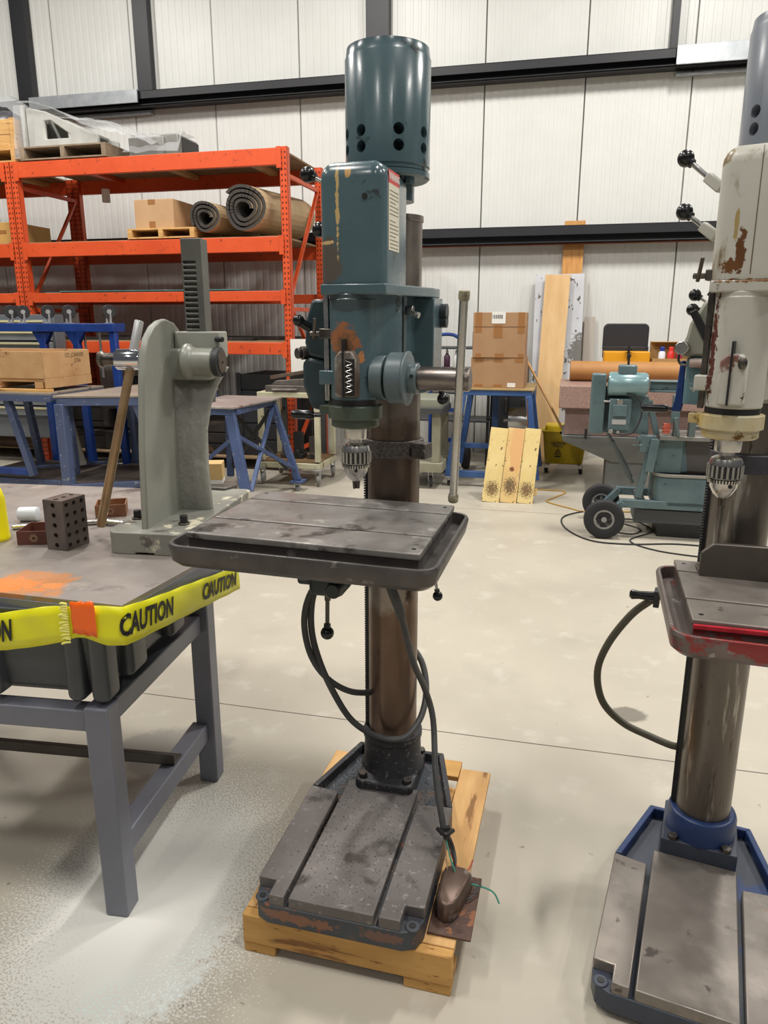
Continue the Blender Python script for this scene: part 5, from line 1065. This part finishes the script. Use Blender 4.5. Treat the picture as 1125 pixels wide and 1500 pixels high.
b=MB(); b.cyl((.32,5.58,.76),(.52,5.58,.4),.012); b.cyl((.35,5.58,.705),(.5,5.58,.44),.019)
for i in range(14):
    f_=i/13; b.cyl((.40+.08*f_-.003,5.58,.617-.142*f_+.005),(.40+.08*f_+.003,5.58,.617-.142*f_-.005),.0235,n=12)
t.p('lift_spring',b,mat('spring_grey',(84,92,92),.4,.4),0)
b=MB(); b.box(.43,1.3,5.5,5.55,.23,.29); b.bar((.46,5.52,.27),(.33,5.52,.12),.05,.07,(0,1,0)); t.p('trolley_rail',b,TS,.005)
b=MB(); b.box(.43,1.3,5.93,5.98,.23,.29); b.bar((.46,5.95,.27),(.33,5.95,.12),.05,.07,(0,1,0)); t.p('trolley_rail',b,TS,.005)
b=MB(); b.box(.56,.62,5.55,5.93,.24,.28); b.box(.55,1.3,5.6,5.9,.1,.2); t.p('cross_tray',b,mat('tray_grey',(86,90,92),.5),.004)
b=MB(); b.cyl((.33,5.45,.146),(.33,6.05,.146),.012); t.p('axle',b,STEEL)
for q in (5.455,6.01):
    b=MB(); b.lathe([(.075,-.025),(.11,-.032),(.135,-.026),(.145,-.012),(.145,.012),(.135,.026),(.11,.032),(.075,.025),(.075,-.025)],(.33,q,.146),(0,1,0),40,cap=False); wl=t.p('wheel',b,RUBBER,0)
    b=MB(); b.lathe([(.012,-.03),(.02,-.028),(.02,.028)],(.33,q,.146),(0,1,0),20); b.ring([(.0745*math.cos(2*PI*i/24),.0745*math.sin(2*PI*i/24)) for i in range(24)],[(.06*math.cos(2*PI*i/24),.06*math.sin(2*PI*i/24)) for i in range(24)],-.02,.02)
    n0=len(b.v)-96
    for i in range(n0,len(b.v)): x,y,z=b.v[i]; b.v[i]=(.33+x,q+z,.146+y)
    for k in range(5):
        a=2*PI*k/5+.3; b.bar((.33+.015*math.cos(a),q,.146+.015*math.sin(a)),(.33+.06*math.cos(a),q,.146+.06*math.sin(a)),.022,.012,(0,1,0))
    t.p('wheel_hub',b,mat('hub_silver',(150,150,150),.4,.5),.001,parent=wl)
    b=MB(); b.lathe([(.055,-.006),(.055,.006)],(.33,q,.146),(0,1,0),20); t.p('hub_backing',b,BLKM,0,parent=wl)
b=MB(); b.box(.72,1.25,5.6,5.9,0,.099); t.p('foot_block',b,BLKM,.004)
b=MB(); b.tube([(-5.2,8.0,3.0),(-5.2,8.0,2.86)],.045,16,sm=False); T('white_plastic_tube','short white plastic tube hanging under the top shelf of the rack','tube',WF,(-5.2,8.0,2.86)).solo(b,WHITE,.004)
# cords
YC=mat('yellow_cord',(176,140,60),.5)
def fl(p,q,z=.006): return (p,q,z)
b=MB(); b.tube([fl(-.55,7.3),fl(-.3,7.0),fl(.05,6.95),fl(-.05,6.65),fl(-.1,6.5),fl(.1,6.3),fl(.26,6.2),fl(.6,6.3),fl(.9,6.35)],.006,8); T('extension_cord','yellow extension cord snaking on the floor toward the bandsaw wheels','cord',WF,(0,6.6,0)).solo(b,YC)
b=MB(); b.tube([fl(.3,6.3),fl(.1,6.1),fl(.03,5.9),fl(.08,5.6),fl(.25,5.35),fl(.5,5.32),fl(.8,5.4),fl(1.0,5.4)],.006,8); T('power_cable','black cable looping on the floor around the bandsaw wheels','cord',WF,(.3,5.5,0)).solo(b,RUBBER)
b=MB(); b.tube([fl(.5,5.9),fl(.62,5.75),fl(.55,5.6),fl(.4,5.66),fl(.35,5.85),fl(.55,6.05),fl(.66,5.9),fl(.7,5.7),fl(.52,5.42),fl(.7,5.2),fl(1.1,5.1)],.005,8); T('power_cable','black cable tangled on the floor under the bandsaw rails','cord',WF,(.6,5.6,0)).solo(b,RUBBER)
